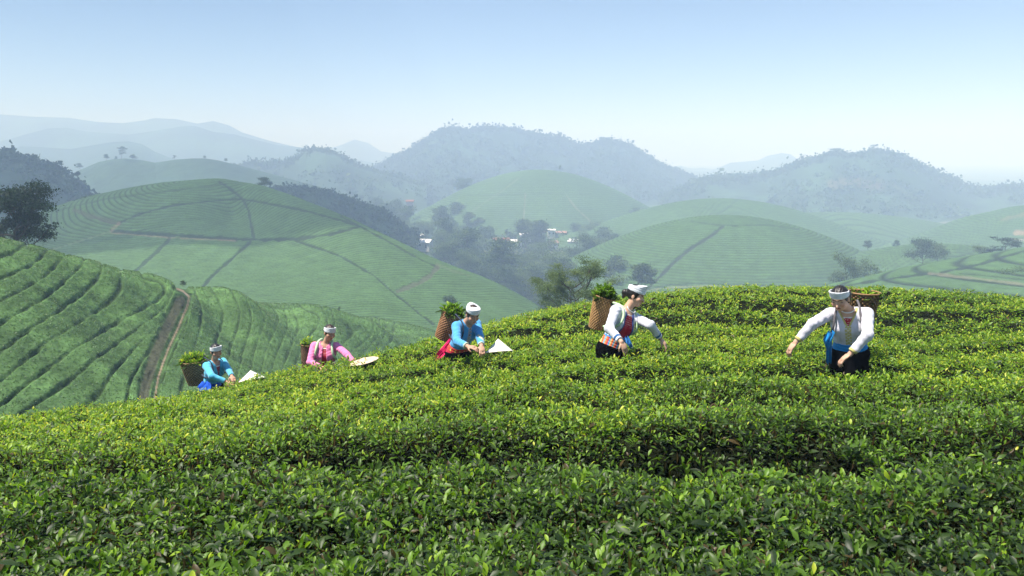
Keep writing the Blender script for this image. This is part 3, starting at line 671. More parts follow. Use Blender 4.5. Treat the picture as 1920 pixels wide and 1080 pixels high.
# prototypes for the rest
P_round = make_tree('round_tree', 8, 21, .16, .30, 2, 7, rise=.5, crown_w=.42, nl=2600, leaf=.42, mat=M_FOLIAGE, clump=.17)
P_tall = make_tree('tall_tree', 12, 22, .16, .32, 2, 9, rise=.7, crown_w=.20, nl=3200, leaf=.45, mat=M_FOLIAGE, clump=.11, tint=(.3, 1))
P_pale = make_tree('pale_tree', 9, 23, .15, .25, 2, 8, rise=.5, crown_w=.42, nl=3400, leaf=.36, mat=M_PALEFOL, clump=.16)
P_flat = make_tree('flat_topped_tree', 8, 24, .14, .55, 2, 6, rise=.35, crown_w=.5, nl=2200, leaf=.36, mat=M_DARKFOL, clump=.10, umbrella=1, tint=(.1, .8))
P_bush = make_tree('bush', 3, 25, .05, .1, 1, 9, rise=.6, crown_w=.6, nl=1300, leaf=.28, mat=M_FOLIAGE, clump=.19)
used = set()
def T_(src, *a, **k):
    f = src.name not in used; used.add(src.name); return place_tree(src, *a, first=f, **k)
T_(P_round, 502, 249, 27, 'small dark tree alone on the right shoulder of the large rounded hill', pybase=359, sx=1.15)
T_(P_flat, 227, 612, 22, 'tallest of the small trees on top of the smooth left hill', pybase=299)
T_(P_round, 200, 612, 13, 'round small tree left of the tallest one on the smooth left hill', pybase=302)
T_(P_bush, 249, 612, 8, 'flat dark bush right of the tallest tree on the smooth left hill', cat='bush', pybase=299, sx=1.8)
T_(P_bush, 218, 612, 6, 'tiny bush between the two trees on the smooth left hill', cat='bush', pybase=300)
T_(P_round, 152, 612, 14, 'small tree on the left shoulder of the smooth left hill', pybase=320)
T_(P_flat, 326, 614, 9, 'small thin tree on the dip between the two humps of the left hill', pybase=301)
T_(P_round, 385, 616, 7, 'tiny tree on the second hump of the left hill', pybase=299)
T_(P_round, 423, 616, 8, 'tiny tree on the right slope of the second hump', pybase=305)
T_(P_round, 22, 356, 17, 'bushy tree on the top of the dark hill at the left edge', pybase=300, sx=1.3)
T_(P_flat, 104, 352, 24, 'spreading tree on the right shoulder of the dark left hill', pybase=330, sx=1.1)
T_(P_round, 68, 700, 9, 'tiny hazy tree in the gap beyond the dark left hill', pybase=303)
T_(P_bush, 176, 236, 30, 'dark clump of scrub on the left flank of the large rounded hill', cat='bush', pybase=402, sx=2.4)
T_(P_tall, 1432, 872, 16, 'palm like tree on the ridge left of the right mountain', pybase=331, sx=.9)
T_(P_flat, 1637, 882, 14, 'lone small tree on the summit of the right mountain', pybase=286, sx=1.4)
T_(P_round, 1574, 880, 18, 'broad dark tree near the summit of the right mountain', pybase=296, sx=1.9)
T_(P_round, 1549, 880, 12, 'smaller tree left of the broad dark tree on the right mountain', pybase=297)
T_(P_tall, 1135, 1148, 14, 'crown standing out on the right hump of the central mountain', pybase=270, sx=2.2)
T_(P_tall, 1180, 1146, 14, 'pointed tree right of the crown on the right hump of the central mountain', pybase=280)
T_(P_tall, 1048, 645, 12, 'small pointed tree on top of the cone shaped tea hill', pybase=321)
T_(P_round, 864, 690, 34, 'dark clump tree on the left shoulder of the cone shaped tea hill', pybase=368, sx=1.5)
# trees in the right part
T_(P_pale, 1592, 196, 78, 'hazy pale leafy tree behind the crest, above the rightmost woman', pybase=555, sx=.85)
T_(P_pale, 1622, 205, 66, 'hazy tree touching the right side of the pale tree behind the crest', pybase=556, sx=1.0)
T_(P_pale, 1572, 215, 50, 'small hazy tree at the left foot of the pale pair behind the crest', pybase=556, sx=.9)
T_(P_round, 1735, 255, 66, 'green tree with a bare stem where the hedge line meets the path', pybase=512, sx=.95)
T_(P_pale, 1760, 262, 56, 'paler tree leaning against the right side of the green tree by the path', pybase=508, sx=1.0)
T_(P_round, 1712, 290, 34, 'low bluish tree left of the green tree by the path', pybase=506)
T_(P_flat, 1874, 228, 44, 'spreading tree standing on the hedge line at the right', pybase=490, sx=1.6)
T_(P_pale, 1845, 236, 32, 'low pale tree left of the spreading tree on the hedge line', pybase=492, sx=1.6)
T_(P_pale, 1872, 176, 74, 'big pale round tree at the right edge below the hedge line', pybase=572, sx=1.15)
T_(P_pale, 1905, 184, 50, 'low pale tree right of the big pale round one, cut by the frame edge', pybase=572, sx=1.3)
T_(P_tall, 1186, 250, 66, 'taller of two slim trees at the foot of the hill with the diagonal hedge', pybase=548, sx=1.5)
T_(P_tall, 1204, 255, 50, 'shorter of two slim trees at the foot of the hill with the diagonal hedge', pybase=548, sx=1.5)
T_(P_round, 840, 150, 52, 'round hazy tree behind the basket of the picker with the magenta sash', pybase=605, sx=.9)
T_(P_round, 826, 148, 30, 'low hazy tree left of the round one behind the magenta sash picker', pybase=608)
T_(P_bush, 343, 63.5, 10, 'little bush at the top of the footpath on the left hill', cat='bush', pybase=537, sx=1.2)
T_(P_tall, 634, 100, 14, 'tiny thin tree beyond the crest of the left hill', pybase=588)
T_(P_round, 1628, 330, 22, 'round bluish tree below the pale road', pybase=472)
T_(P_bush, 1680, 345, 14, 'dark bush beside the pale road', cat='bush', pybase=466)
T_(P_round, 1710, 350, 13, 'small tree right of the bush by the pale road', pybase=463)
# the wooded valley with the village
rr = random.Random(4); vt = []
for i in range(330):
    px = rr.uniform(690, 1190); lo = 395 + abs(px - 940) * .05
    py = rr.uniform(412, 585)
    if px < 1020 and py > 395 + max(0, (px - 700)) * .60 + 30: continue     # hidden by the rounded hill
    if 790 < px < 1160 and py < 438: continue
    if any(abs(px - a) < 26 and 0 < py - b < 55 for a, b in ((940, 468), (797, 464), (1034, 442), (1037, 462), (769, 392), (1068, 460), (967, 460), (784, 455))): continue
    vt.append((px, py))
cnt = {}
for i in range(10): vt.append((1130 + rr.uniform(-20, 60), rr.uniform(440, 520)))
vt += [(870, 440), (882, 436), (876, 448), (760, 440), (766, 455), (840, 480), (852, 490), (862, 500), (846, 510), (870, 520), (735, 428), (720, 420), (905, 545), (925, 550), (950, 560), (890, 530), (965, 545), (985, 560), (1000, 570), (1020, 560), (975, 590), (1010, 600), (940, 585)]
for px, py in vt:
    Y = 60 / float(q_of(py)) if py > 400 else 560
    if 1100 < px and py < 500: Y = max(Y, 440)
    k = rr.random(); src, base, lab = (P_tall, 62, 'dark tall hazy tree among the valley houses') if (px < 900 and k < .6) or k < .15 else ((P_pale, 40, 'pale green hazy tree in the wooded valley below the village') if k > .70 else (P_round, 36, 'round bluish tree in the wooded valley around the village'))
    h = base * rr.uniform(.75, 1.5) * 430 / max(Y, 350)
    zone = ('on the far slope at the left end of the valley' if px < 780 else 'left of the bluish house' if px < 900 else 'around the bluish house' if px < 990 else 'near the two white gables' if px < 1080 else 'at the right end of the valley') if py < 470 else \
           ('just past the rounded hill' if px < 900 else 'low in the middle of the valley' if px < 1040 else 'beyond the crest by the feathery tree')
    lab = lab.split(' among ')[0].split(' in the ')[0] + ' ' + zone
    o = T_(src, px, Y, h, lab, 'hazy trees of the wooded valley', pybase=py, zoff=-.6, sx=rr.uniform(.95, 1.35))

# low scrub that fills the valley between the trees
r = np.random.default_rng(77); n = 5200; Yv = r.uniform(285, 760, n); tv = r.uniform(-.22, .17, n); Xv = tv * Yv
zv = np.array([ground(a, b) for a, b in zip(Xv, Yv)]); k = (zv < 6) & (vnoise(Xv / 30, Yv / 30, 9) > .25); Xv, Yv, zv = Xv[k], Yv[k], zv[k]; n = len(Xv)
cen = np.stack([Xv, Yv, zv + .8], 1)[:, None] + r.normal(0, 1, (n, 22, 3)) * np.array([1.5, 1.5, .9]); P = cen.reshape(-1, 3); m_ = len(P)
ax = unit(r.normal(0, 1, (m_, 3))) if False else r.normal(0, 1, (m_, 3)); ax /= np.linalg.norm(ax, axis=1)[:, None]; sz = r.uniform(.7, 1.7, m_)
V, F, A = merge_leaves([(P, ax, r.normal(0, 1, (m_, 3)), sz, sz * .8, 'B', np.clip(np.repeat(r.uniform(0, .9, n), 22) + r.normal(0, .1, m_), 0, 1))])
o = link('undergrowth', mesh_np('undergrowth', V, F, False, {'tint': A}), M_FOLIAGE); prop(o, 'hazy green scrub filling the valley floor around the village', 'undergrowth', None, 'stuff')

# ------------------------------------------------------------------ village houses
M_WALLW = mat_flat('white_render', (.60, .60, .58), .8, .08, 1.5); M_WALLB = mat_flat('blue_render', (.32, .45, .55), .8, .1, 1.5); M_WALLP = mat_flat('pink_render', (.42, .36, .33), .8, .1, 1.5)
M_ROOFR = mat_flat('brown_roof', (.22, .09, .06), .8, .2, 3); M_ROOFW = mat_flat('tin_roof', (.80, .80, .80), .45, .1, 3); M_GLASSD = mat_flat('dark_glass', (.03, .035, .04), .2, .1, 3)
M_ROOFP = mat_flat('red_tile_roof', (.32, .18, .14), .8, .2, 3)
def house(px, py, Y, w_, d, h, rh, wall, roof, label, rot=0.0, flat=False):
    c = at(px, py, Y); rt = empty('house', c); rt.rotation_euler = (0, 0, rot)
    mb = MB(); mb.box(-w_ / 2, w_ / 2, -d / 2, d / 2, -2, h)
    mb.build('wall', wall, rt)
    mb = MB(); e = .5
    if flat: mb.box(-w_ / 2 - e, w_ / 2 + e, -d / 2 - e, d / 2 + e, h + .02, h + .35)
    else:
        a, b = w_ / 2 + e, d / 2 + e; z0 = h - .15; V = []
        for dz in (0, .18): V += [(-a, -b, z0 + dz), (a, -b, z0 + dz), (a, b, z0 + dz), (-a, b, z0 + dz), (-a, 0, z0 + rh + dz), (a, 0, z0 + rh + dz)]
        mb.add(V, [(6, 7, 11, 10), (8, 9, 10, 11), (1, 0, 4, 5), (3, 2, 5, 4), (0, 1, 7, 6), (2, 3, 9, 8), (0, 6, 10, 4), (4, 10, 9, 3), (1, 5, 11, 7), (5, 2, 8, 11)])
        for x_ in (-w_ / 2, w_ / 2 - .2):
            g = MB(); g.add([(x_, -d / 2, h - .1), (x_, d / 2, h - .1), (x_, 0, h + rh * .88), (x_ + .2, -d / 2, h - .1), (x_ + .2, d / 2, h - .1), (x_ + .2, 0, h + rh * .88)], [(1, 0, 2), (3, 4, 5), (0, 1, 4, 3), (0, 3, 5, 2), (1, 2, 5, 4)]); g.build('gable', wall, rt)
    mb.build('roof', roof, rt)
    n = max(1, int(w_ // 3.2))
    for fl in range(max(1, int(h // 3))):
        for i in range(n):
            x = (i - (n - 1) / 2) * w_ / n
            if fl == 0 and i == n // 2 and n > 1:
                m_ = MB(); m_.box(x - .5, x + .5, -d / 2 - .06, -d / 2 + .01, 0, 2.1); m_.build('door', M_BARK, rt); continue
            m_ = MB(); m_.box(x - .55, x + .55, -d / 2 - .06, -d / 2 + .01, 1.0 + fl * 3, 2.2 + fl * 3); m_.build('window', M_GLASSD, rt)
    prop(rt, label, 'house'); return rt
house(940, 467, 455, 9.0, 7, 5.6, 1.4, M_WALLB, M_ROOFR, 'bluish two storey house with a brown roof, largest in the valley centre', .1)
house(967, 460, 475, 6.5, 5, 2.8, 1.2, M_WALLW, M_ROOFW, 'low house with a tin roof right of the bluish two storey house', .3)
house(797, 464, 420, 7.5, 6, 3.2, 1.6, M_WALLW, M_ROOFW, 'white roofed house beside the slope of the large rounded hill', -.3)
house(784, 453, 450, 6, 5, 3.0, 1.4, M_WALLW, M_ROOFW, 'small white house behind the white roofed one', .7)
house(736, 448, 470, 7, 5, 3.0, 1.3, M_WALLW, M_ROOFW, 'pale low house touching the crest line of the large rounded hill', .2)
house(769, 391, 600, 5.5, 5, 5.8, 1.2, M_WALLP, M_ROOFR, 'tall narrow house with one white panel, highest up in the valley', 0)
house(1030, 441, 520, 2.4, 6, 3.8, .6, M_WALLW, M_ROOFW, 'left one of two bright white gables in the village', 0)
house(1037, 441, 520, 2.4, 6, 3.8, .6, M_WALLW, M_ROOFW, 'right one of two bright white gables in the village', 0)
house(1015, 443, 528, 8, 5, 2.6, 1.2, M_WALLP, M_ROOFP, 'long low pinkish house left of the two white gables', .1)
house(1052, 443, 528, 7, 5, 2.6, 1.2, M_WALLP, M_ROOFP, 'low pinkish house right of the two white gables', -.1)
house(1036, 463, 470, 5.5, 5, 2.8, 1.4, M_WALLW, M_ROOFP, 'small red roofed house below the two white gables', .5)
house(1075, 460, 478, 5.5, 5, 2.8, 1.4, M_WALLP, M_ROOFW, 'little house with pale walls right of the small red roofed one', -.4)
house(985, 447, 505, 7, 5, 2.6, 1.0, M_WALLW, M_ROOFW, 'hazy low house between the bluish house and the two white gables', 0)

# roads as thin sheets following the ground
def road(pts, wid, label, mat, Yf=None, name='path'):
    V = []; P = []
    for px, py in pts: P.append(at(px, py, 60 / float(q_of(py)) if Yf is None else Yf))
    P = np.array(P); n = 40; s = np.linspace(0, len(P) - 1, n); Q = np.stack([np.interp(s, range(len(P)), P[:, k]) for k in range(3)], 1)
    D_ = np.gradient(Q[:, :2], axis=0); N = np.stack([-D_[:, 1], D_[:, 0]], 1); N /= np.linalg.norm(N, axis=1)[:, None]
    zz = np.array([ground(a, b) for a, b in Q[:, :2]]) + .35
    L = np.stack([Q[:, 0] + N[:, 0] * wid / 2, Q[:, 1] + N[:, 1] * wid / 2, zz], 1); R_ = np.stack([Q[:, 0] - N[:, 0] * wid / 2, Q[:, 1] - N[:, 1] * wid / 2, zz], 1)
    V = np.stack([L, R_], 1).reshape(-1, 3); o = link(name, mesh_np(name, V, grid_faces(n, 2), True), mat); prop(o, label, None, None, 'structure')
M_ROAD = mat_flat('pale_road', (.52, .46, .38), .9, .1, .2); M_SAND = mat_flat('sandy_soil', (.50, .38, .22), .9, .15, .1)
road([(1560, 459), (1600, 460), (1640, 462), (1672, 463)], 5, 'pale road across the valley on the right', M_ROAD, 350, 'road')
road([(1582, 478), (1592, 470), (1605, 463)], 2.5, 'thin track bending down from the pale road', M_ROAD, 335)
road([(1640, 503), (1668, 508), (1690, 507)], 11, 'patch of bare sandy ground left of the trees on the right', M_SAND, 262)
road([(1150, 524), (1180, 532), (1215, 545), (1240, 552)], 2.2, 'pale path seen left and right of the white cap in the centre', M_ROAD, 262)
# ------------------------------------------------------------------ sculpting: signed distances on a grid, turned into one skin
def unit(v): v = np.asarray(v, float); return v / (np.linalg.norm(v) + 1e-12)
class Field:
    def __init__(s, lo, hi, h):
        s.h = h; s.lo = np.asarray(lo, float); s.n = np.ceil((np.asarray(hi) - s.lo) / h).astype(int) + 1
        s.D = np.full(s.n, .3, np.float32)
    def block(s, lo, hi):
        a = np.clip(np.floor((lo - s.lo) / s.h).astype(int), 0, s.n - 1); b = np.clip(np.ceil((hi - s.lo) / s.h).astype(int) + 1, 1, s.n)
        ax = [s.lo[i] + s.h * np.arange(a[i], b[i]) for i in range(3)]
        P = np.stack(np.meshgrid(*ax, indexing='ij'), -1) if all(b > a) else None
        return tuple(slice(a[i], b[i]) for i in range(3)), P
    def all(s): return s.block(s.lo, s.lo + s.h * s.n)[1]
    def union(s, fn, lo, hi, k):
        m = k + .03; sl, P = s.block(lo - m, hi + m)
        if P is None or P.size == 0: return
        d = fn(P); D = s.D[sl]
        if k > 0:
            e = np.maximum(k - np.abs(D - d), 0) / k; s.D[sl] = np.minimum(D, d) - e * e * k * .25
        else: s.D[sl] = np.minimum(D, d)
    def cap(s, a, b, ra, rb, k=.02):
        a = np.asarray(a, float); b = np.asarray(b, float); R = max(ra, rb)
        def f(P):
            ab = b - a; t = np.clip(((P - a) @ ab) / (ab @ ab + 1e-12), 0, 1); return np.linalg.norm(P - a - t[..., None] * ab, axis=-1) - (ra + (rb - ra) * t)
        s.union(f, np.minimum(a, b) - R, np.maximum(a, b) + R, k)
    def ell(s, c, R, F, k=.02):
        c = np.asarray(c, float); R = np.asarray(R, float); F = np.asarray(F, float)   # F rows: local axes
        def f(P):
            q = (P - c) @ F.T; a = np.linalg.norm(q / R, axis=-1); b = np.linalg.norm(q / (R * R), axis=-1) + 1e-9; return a * (a - 1) / b
        s.union(f, c - R.max(), c + R.max(), k)
    def mesh(s):
        D = s.D; n = np.array(D.shape) - 1; ins = D < 0
        c = [ins[i:i + n[0], j:j + n[1], k:k + n[2]] for i in (0, 1) for j in (0, 1) for k in (0, 1)]
        sm = sum(x.astype(np.int8) for x in c); act = (sm > 0) & (sm < 8); I = np.argwhere(act)
        if not len(I): return np.zeros((0, 3)), np.zeros((0, 4), int)
        acc = np.zeros((len(I), 3)); cnt = np.zeros(len(I))
        cor = np.array([(i, j, k) for i in (0, 1) for j in (0, 1) for k in (0, 1)])
        val = np.stack([D[I[:, 0] + a, I[:, 1] + b, I[:, 2] + c_] for a, b, c_ in cor], 1)
        for a in range(8):
            for b in range(a + 1, 8):
                if np.abs(cor[a] - cor[b]).sum() != 1: continue
                x = (val[:, a] < 0) != (val[:, b] < 0); t = val[:, a] / (val[:, a] - val[:, b] + 1e-12)
                p = cor[a] + t[:, None] * (cor[b] - cor[a]); acc[x] += p[x]; cnt[x] += 1
        V = s.lo + s.h * (I + acc / cnt[:, None]); idx = np.full(n, -1); idx[tuple(I.T)] = np.arange(len(I)); F = []
        for ax in range(3):
            o = [a for a in range(3) if a != ax]; A = np.moveaxis(D, (ax, o[0], o[1]), (0, 1, 2)); J = np.moveaxis(idx, (ax, o[0], o[1]), (0, 1, 2))
            e = (A[:-1, 1:-1, 1:-1] < 0) != (A[1:, 1:-1, 1:-1] < 0); K = np.argwhere(e); K[:, 1:] += 1
            q = np.stack([J[K[:, 0], K[:, 1] - 1, K[:, 2] - 1], J[K[:, 0], K[:, 1], K[:, 2] - 1], J[K[:, 0], K[:, 1], K[:, 2]], J[K[:, 0], K[:, 1] - 1, K[:, 2]]], 1)
            pos = A[K[:, 0], K[:, 1], K[:, 2]] < 0; flip = pos if ax != 1 else ~pos
            q[~flip] = q[~flip][:, ::-1]; F.append(q)
        return V, np.concatenate(F)
def sdf_obj(name, fld, mat, parent, org, colfn, smooth_it=1):
    V, F = fld.mesh(); F = F[(F >= 0).all(1)]
    me = mesh_np(name, V - org, F, True, col=colfn(V)); return link(name, me, mat, parent)

M_SKIN = mat_attr('skin', .55, .05, 6, 40, .15, .002, .35); M_CLOTH = mat_attr('woven_cloth', .85, .07, 9, 60, .35, .004, .15, .25); M_SKIRT = mat_attr('black_velvet', 1.0, .2, 9, 60, .3, .004, .03, 0); M_HAIR = mat_attr('black_hair', .42, .3, 30, 90, .6, .004, .5)

def joint(par, px, py, L, near=True):
    """the point L metres from par that lies on the line of sight through (px, py)"""
    d = at(px, py, 1.0) - np.array([0, 0, CAMZ]); d = unit(d); o = np.array([0, 0, CAMZ]) - par
    b = o @ d; c = o @ o - L * L; disc = b * b - c
    s = -b + (0 if disc < 0 else (-1 if near else 1) * math.sqrt(disc)); p = np.array([0, 0, CAMZ]) + d * s
    if disc < 0: p = par + unit(p - par) * L
    return p

def hand(f, wr, tip, pn, curl, k=.006, sc=1.0):
    """palm, four unequal bent fingers and a thumb leaving the palm's side; pn = the way the palm faces"""
    d = unit(tip - wr); pn = unit(pn - d * (pn @ d)); sd_ = np.cross(d, pn)
    pc = wr + d * .045 * sc; f.ell(pc, (.038 * sc, .050 * sc, .016 * sc), (sd_, d, pn), .012)
    for i, (o, L) in enumerate(((-.029, .066), (-.010, .076), (.010, .070), (.028, .056))):
        a = wr + d * .084 * sc + sd_ * o * sc; c1 = curl * (.7 + .12 * i)
        v1 = unit(d * math.cos(c1) + pn * math.sin(c1)); v2 = unit(d * math.cos(c1 * 2.1) + pn * math.sin(c1 * 2.1))
        b = a + v1 * L * .55 * sc; c = b + v2 * L * .5 * sc
        f.cap(a - d * .02, b, .0088 * sc, .0080 * sc, .003); f.cap(b, c, .0080 * sc, .0062 * sc, .002)
    a = wr + d * .028 * sc - sd_ * .030 * sc; b = a + unit(d * .75 - sd_ * .7 + pn * .35) * .036 * sc; c = b + unit(d * .8 - sd_ * .05 + pn * .75) * .032 * sc
    f.cap(a, b, .012 * sc, .0098 * sc, .006); f.cap(b, c, .0098 * sc, .0075 * sc, .003)

def frame(fwd, upish):
    u = unit(upish); f_ = unit(np.asarray(fwd, float) - u * (np.asarray(fwd, float) @ u)); r_ = np.cross(f_, u); return np.array([r_, u, f_])   # rows: right, up, front

def picker(K):
    """one tea picker; K holds picture positions of the joints and the clothes"""
    Y = K['Y']; S = K.get('S', 1.0)
    J = {}
    hips = at(*K['hips'], Y); neck = joint(hips, *K['neck'], .47 * S)
    mid = .5 * (np.array(K['shR']) + np.array(K['shL']))
    R3 = joint(neck, *K['shR'], .185 * S, K['nearR']); L3 = joint(neck, *K['shL'], .185 * S, not K['nearR'] if K.get('opp', True) else K['nearR'])
    up = unit(neck - hips); rt = unit(L3 - R3)                      # from the side on the picture's left to the right
    rt = unit(rt - up * (rt @ up)); fr = np.cross(rt, up); fr = unit(fr)
    if fr[1] > 0: fr = -fr
    F = np.array([rt, up, fr]); ch = neck - up * .13 * S
    sh = .165 * S
    R3 = neck - rt * sh - up * .045 * S + fr * .01; L3 = neck + rt * sh - up * .045 * S + fr * .01
    eR = joint(R3, *K['elR'], .275 * S, K['enR']); wR = joint(eR, *K['wrR'], .235 * S, K['wnR']); tR = joint(wR, *K['tpR'], .15 * S, True)
    eL = joint(L3, *K['elL'], .275 * S, K['enL']); wL = joint(eL, *K['wrL'], .235 * S, K['wnL']); tL = joint(wL, *K['tpL'], .15 * S, True)
    hc = joint(neck, *K['head'], .185 * S, True)
    g = unit(K['gaze']); hup = unit(unit(hc - neck) * .6 + np.array([0, 0, .6]) - g * K.get('nod', .1)); G = frame(g, hup); hr, hu, hf = G
    gz = float(fg_top(np.array([hips[0]]), np.array([hips[1]]))[0]) - .80
    org = np.array([hips[0], hips[1], gz]); root = empty('person', org); prop(root, K['label'], 'person', 'tea pickers at work')
    allp = np.array([R3, L3, eR, eL, wR, wL, tR, tL, hc, hips, neck]); lo = allp.min(0) - .24; hi = allp.max(0) + .24; lo[2] = gz - .02
    hh = K.get('vox', .0062)
    def P(c, a, b, c_): return c + F[0] * a * S + F[1] * b * S + F[2] * c_ * S
    def H(a, b, c_): return hc + (hr * a + hu * b + hf * c_) * S
    def torso(f, o, k=.05):
        f.ell(P(neck, 0, -.15, .0), (.150 * S + o, .160 * S + o, .092 * S + o), F, k)
        f.cap(P(neck, -.15, -.05, 0), P(neck, .15, -.05, 0), .044 * S + o, .044 * S + o, k)
        for sg in (-1, 1): f.ell(P(neck, sg * .066, -.185, .062), (.060 * S + o, .058 * S + o, .050 * S + o), F, .035)
        f.ell(P(neck, 0, -.31, .0), (.120 * S + o, .15 * S + o, .082 * S + o), F, k)
        f.ell(hips, (.158 * S + o, .12 * S + o, .115 * S + o), F, k)
    # --- body: one skin from head to feet
    f = Field(lo, hi, hh); torso(f, 0)
    f.cap(P(neck, 0, -.02, -.01), H(0, -.055, -.015), .050 * S, .045 * S, .02)
    for a, b, ra, rb in ((R3, eR, .042, .034), (eR, wR, .034, .0245), (L3, eL, .042, .034), (eL, wL, .034, .0245)): f.cap(a, b, ra * S, rb * S, .012)
    f.ell(H(0, .028, -.012), (.072 * S, .086 * S, .090 * S), G, .012); f.ell(H(0, -.042, .022), (.056 * S, .062 * S, .062 * S), G, .03)
    f.ell(H(0, -.086, .052), (.024 * S, .020 * S, .020 * S), G, .02); f.cap(H(0, -.002, .082), H(0, -.034, .101), .008 * S, .0115 * S, .008)
    for sg in (-1, 1):
        f.ell(H(sg * .040, -.026, .055), (.024 * S, .022 * S, .022 * S), G, .02); f.ell(H(sg * .074, -.010, -.008), (.009 * S, .030 * S, .018 * S), G, .004)
        f.cap(H(sg * .012, .020, .078), H(sg * .045, .018, .064), .0085 * S, .007 * S, .008)
    f.cap(H(-.018, -.060, .078), H(.018, -.060, .078), .0065 * S, .0065 * S, .004)
    hand(f, wR, tR, np.array([.2, .1, -1.]) if 'pnR' not in K else np.array(K['pnR']), .55, sc=1.02 * S); hand(f, wL, tL, np.array([-.2, .1, -1.]) if 'pnL' not in K else np.array(K['pnL']), .6, sc=1.02 * S)
    for sg in (-1, 1):
        k0 = P(hips, sg * .085, -.02, 0); kn = np.array([hips[0] + F[0][0] * sg * .09, hips[1] + F[0][1] * sg * .09, gz + (hips[2] - gz) * .52]); an = kn * 1.0; an[2] = gz + .08
        f.cap(k0, kn, .078 * S, .055 * S, .03); f.cap(kn, an, .054 * S, .036 * S, .02); fv = unit(np.array([fr[0], fr[1], 0])); f.cap(an + [0, 0, -.045], an + fv * .15 + [0, 0, -.055], .036, .026, .015)
    sk = np.array(K.get('skin', (.58, .35, .24)))
    def skin_col(V):
        c = np.tile(sk, (len(V), 1)); q = (V - hc) @ G.T / S
        def cap_d(a, b): a = np.array(a); b = np.array(b); ab = b - a; t = np.clip(((q - a) @ ab) / (ab @ ab), 0, 1); return np.linalg.norm(q - a - t[:, None] * ab, axis=1)
        lip = cap_d((-.017, -.060, .088), (.017, -.060, .088)) < .0085; c[lip] = (.38, .08, .07)
        for sg in (-1, 1):
            c[cap_d((sg * .018, .000, .086), (sg * .046, .001, .072)) < .0070] = (.020, .012, .010)
            c[cap_d((sg * .014, .024, .086), (sg * .048, .026, .070)) < .0052] = (.05, .025, .018)
            ck = np.linalg.norm(q - np.array([sg * .042, -.03, .075]), axis=1); c = c * (1 - .25 * np.exp(-(ck / .02) ** 2)[:, None] * np.array([0, 1, 1]))
        return c
    body = sdf_obj('body', f, M_SKIN, root, org, skin_col)
    # --- blouse with sleeves, open at the front
    o = .012; f = Field(lo, hi, hh); fl = K['blouse_len']
    f.ell(P(neck, 0, -.15, 0), (.150 * S + o, .160 * S + o, .094 * S + o), F, .05); f.cap(P(neck, -.15, -.05, 0), P(neck, .15, -.05, 0), .046 * S + o, .046 * S + o, .05)
    for sg in (-1, 1): f.ell(P(neck, sg * .066, -.185, .060), (.062 * S + o, .060 * S + o, .050 * S + o), F, .05)
    f.ell(P(neck, 0, -.31, 0), (.130 * S + o, .16 * S + o, .092 * S + o), F, .05)
    for a, b, c_, tip_ in ((R3, eR, wR, tR), (L3, eL, wL, tL)):
        f.cap(a, b, .050 * S + .008, .043 * S + .006, .03); cu = c_ - unit(c_ - b) * .035; f.cap(b, cu, .042 * S + .006, .034 * S + .006, .02)
    A = f.all(); q = (A - neck) @ F.T / S; D = f.D
    # folds that run round the sleeves and slant over the front
    wv = (np.sin((A @ unit(eR - R3 + np.array([.2, 0, .1]))) * 120 + 3 * np.sin(A[..., 2] * 23)) + np.sin(A @ np.array([61., 34., 83.]) + 2 * np.sin(A[..., 0] * 31))) * .5
    wv2 = np.sin(A @ (F[0] * 75 + F[1] * 38) + 2.2 * np.sin(A @ F[1] * 26)); D = D + .0030 * wv + .0028 * wv2 * sstep(.05, .3, -q[..., 1])
    body_only = (np.abs(q[..., 0]) < .21) & (q[..., 2] < .2)
    hem = np.where((q[..., 1] < -fl + .05) & (q[..., 1] > -fl - .3) & (np.abs(q[..., 0]) < .19) & (np.abs(q[..., 2]) < .17), (-fl - q[..., 1]) * S, -1)
    armd = np.full(D.shape, 9., np.float32)
    for a, b, r_ in ((R3, eR, .056), (eR, wR, .050), (L3, eL, .056), (eL, wL, .050)):
        ab = b - a; t = np.clip(((A - a) @ ab) / (ab @ ab), 0, 1); armd = np.minimum(armd, np.linalg.norm(A - a - t[..., None] * ab, axis=-1) - r_ * S)
    D = np.where(armd > .012, np.maximum(D, hem), D)
    # neckline and front opening
    wid = K['open'](-q[..., 1]); cut = np.where((q[..., 2] > .0), (wid - np.abs(q[..., 0] - K.get('opx', 0))) * S, -1)
    D = np.maximum(D, np.where(armd > .02, cut, -1))
    nk = .068 * S - np.linalg.norm(((A - P(neck, 0, .01, .02)) @ F.T) * np.array([1, .62, 1]), axis=-1); D = np.maximum(D, nk)
    # sleeve ends
    for b, c_ in ((eR, wR), (eL, wL)):
        dd = unit(c_ - b); end = (A - (c_ - dd * .030)) @ dd; near_ = np.linalg.norm(A - c_, axis=-1) < .085; D = np.where(near_, np.maximum(D, end), D)
    f.D = D.astype(np.float32)
    bc, trim, cuff = np.array(K['bcol']), np.array(K['trim']), np.array(K['cuff'])
    def bcol(V):
        q = (V - neck) @ F.T / S; c = np.tile(bc, (len(V), 1)); wid = K['open'](-q[:, 1]); e = np.abs(q[:, 0] - K.get('opx', 0)) - wid
        m = (q[:, 2] > .0) & (e < K['trimw']) & (q[:, 1] > -fl - .02) & (q[:, 1] < .02) & (np.abs(q[:, 0]) < .14); c[m] = trim
        if K.get('clasps'):
            m = (q[:, 2] > .03) & (q[:, 2] < .150) & (np.abs(q[:, 0]) < .028) & (q[:, 1] < K['clasps'][0]) & (q[:, 1] > K['clasps'][1]); ph = (q[:, 1] * 26) % 1
            c[m & (ph > .22)] = K['clasps'][2]; c[m & (ph > .5) & (ph < .72) & (np.abs(q[:, 0]) < .012)] = K['clasps'][3]
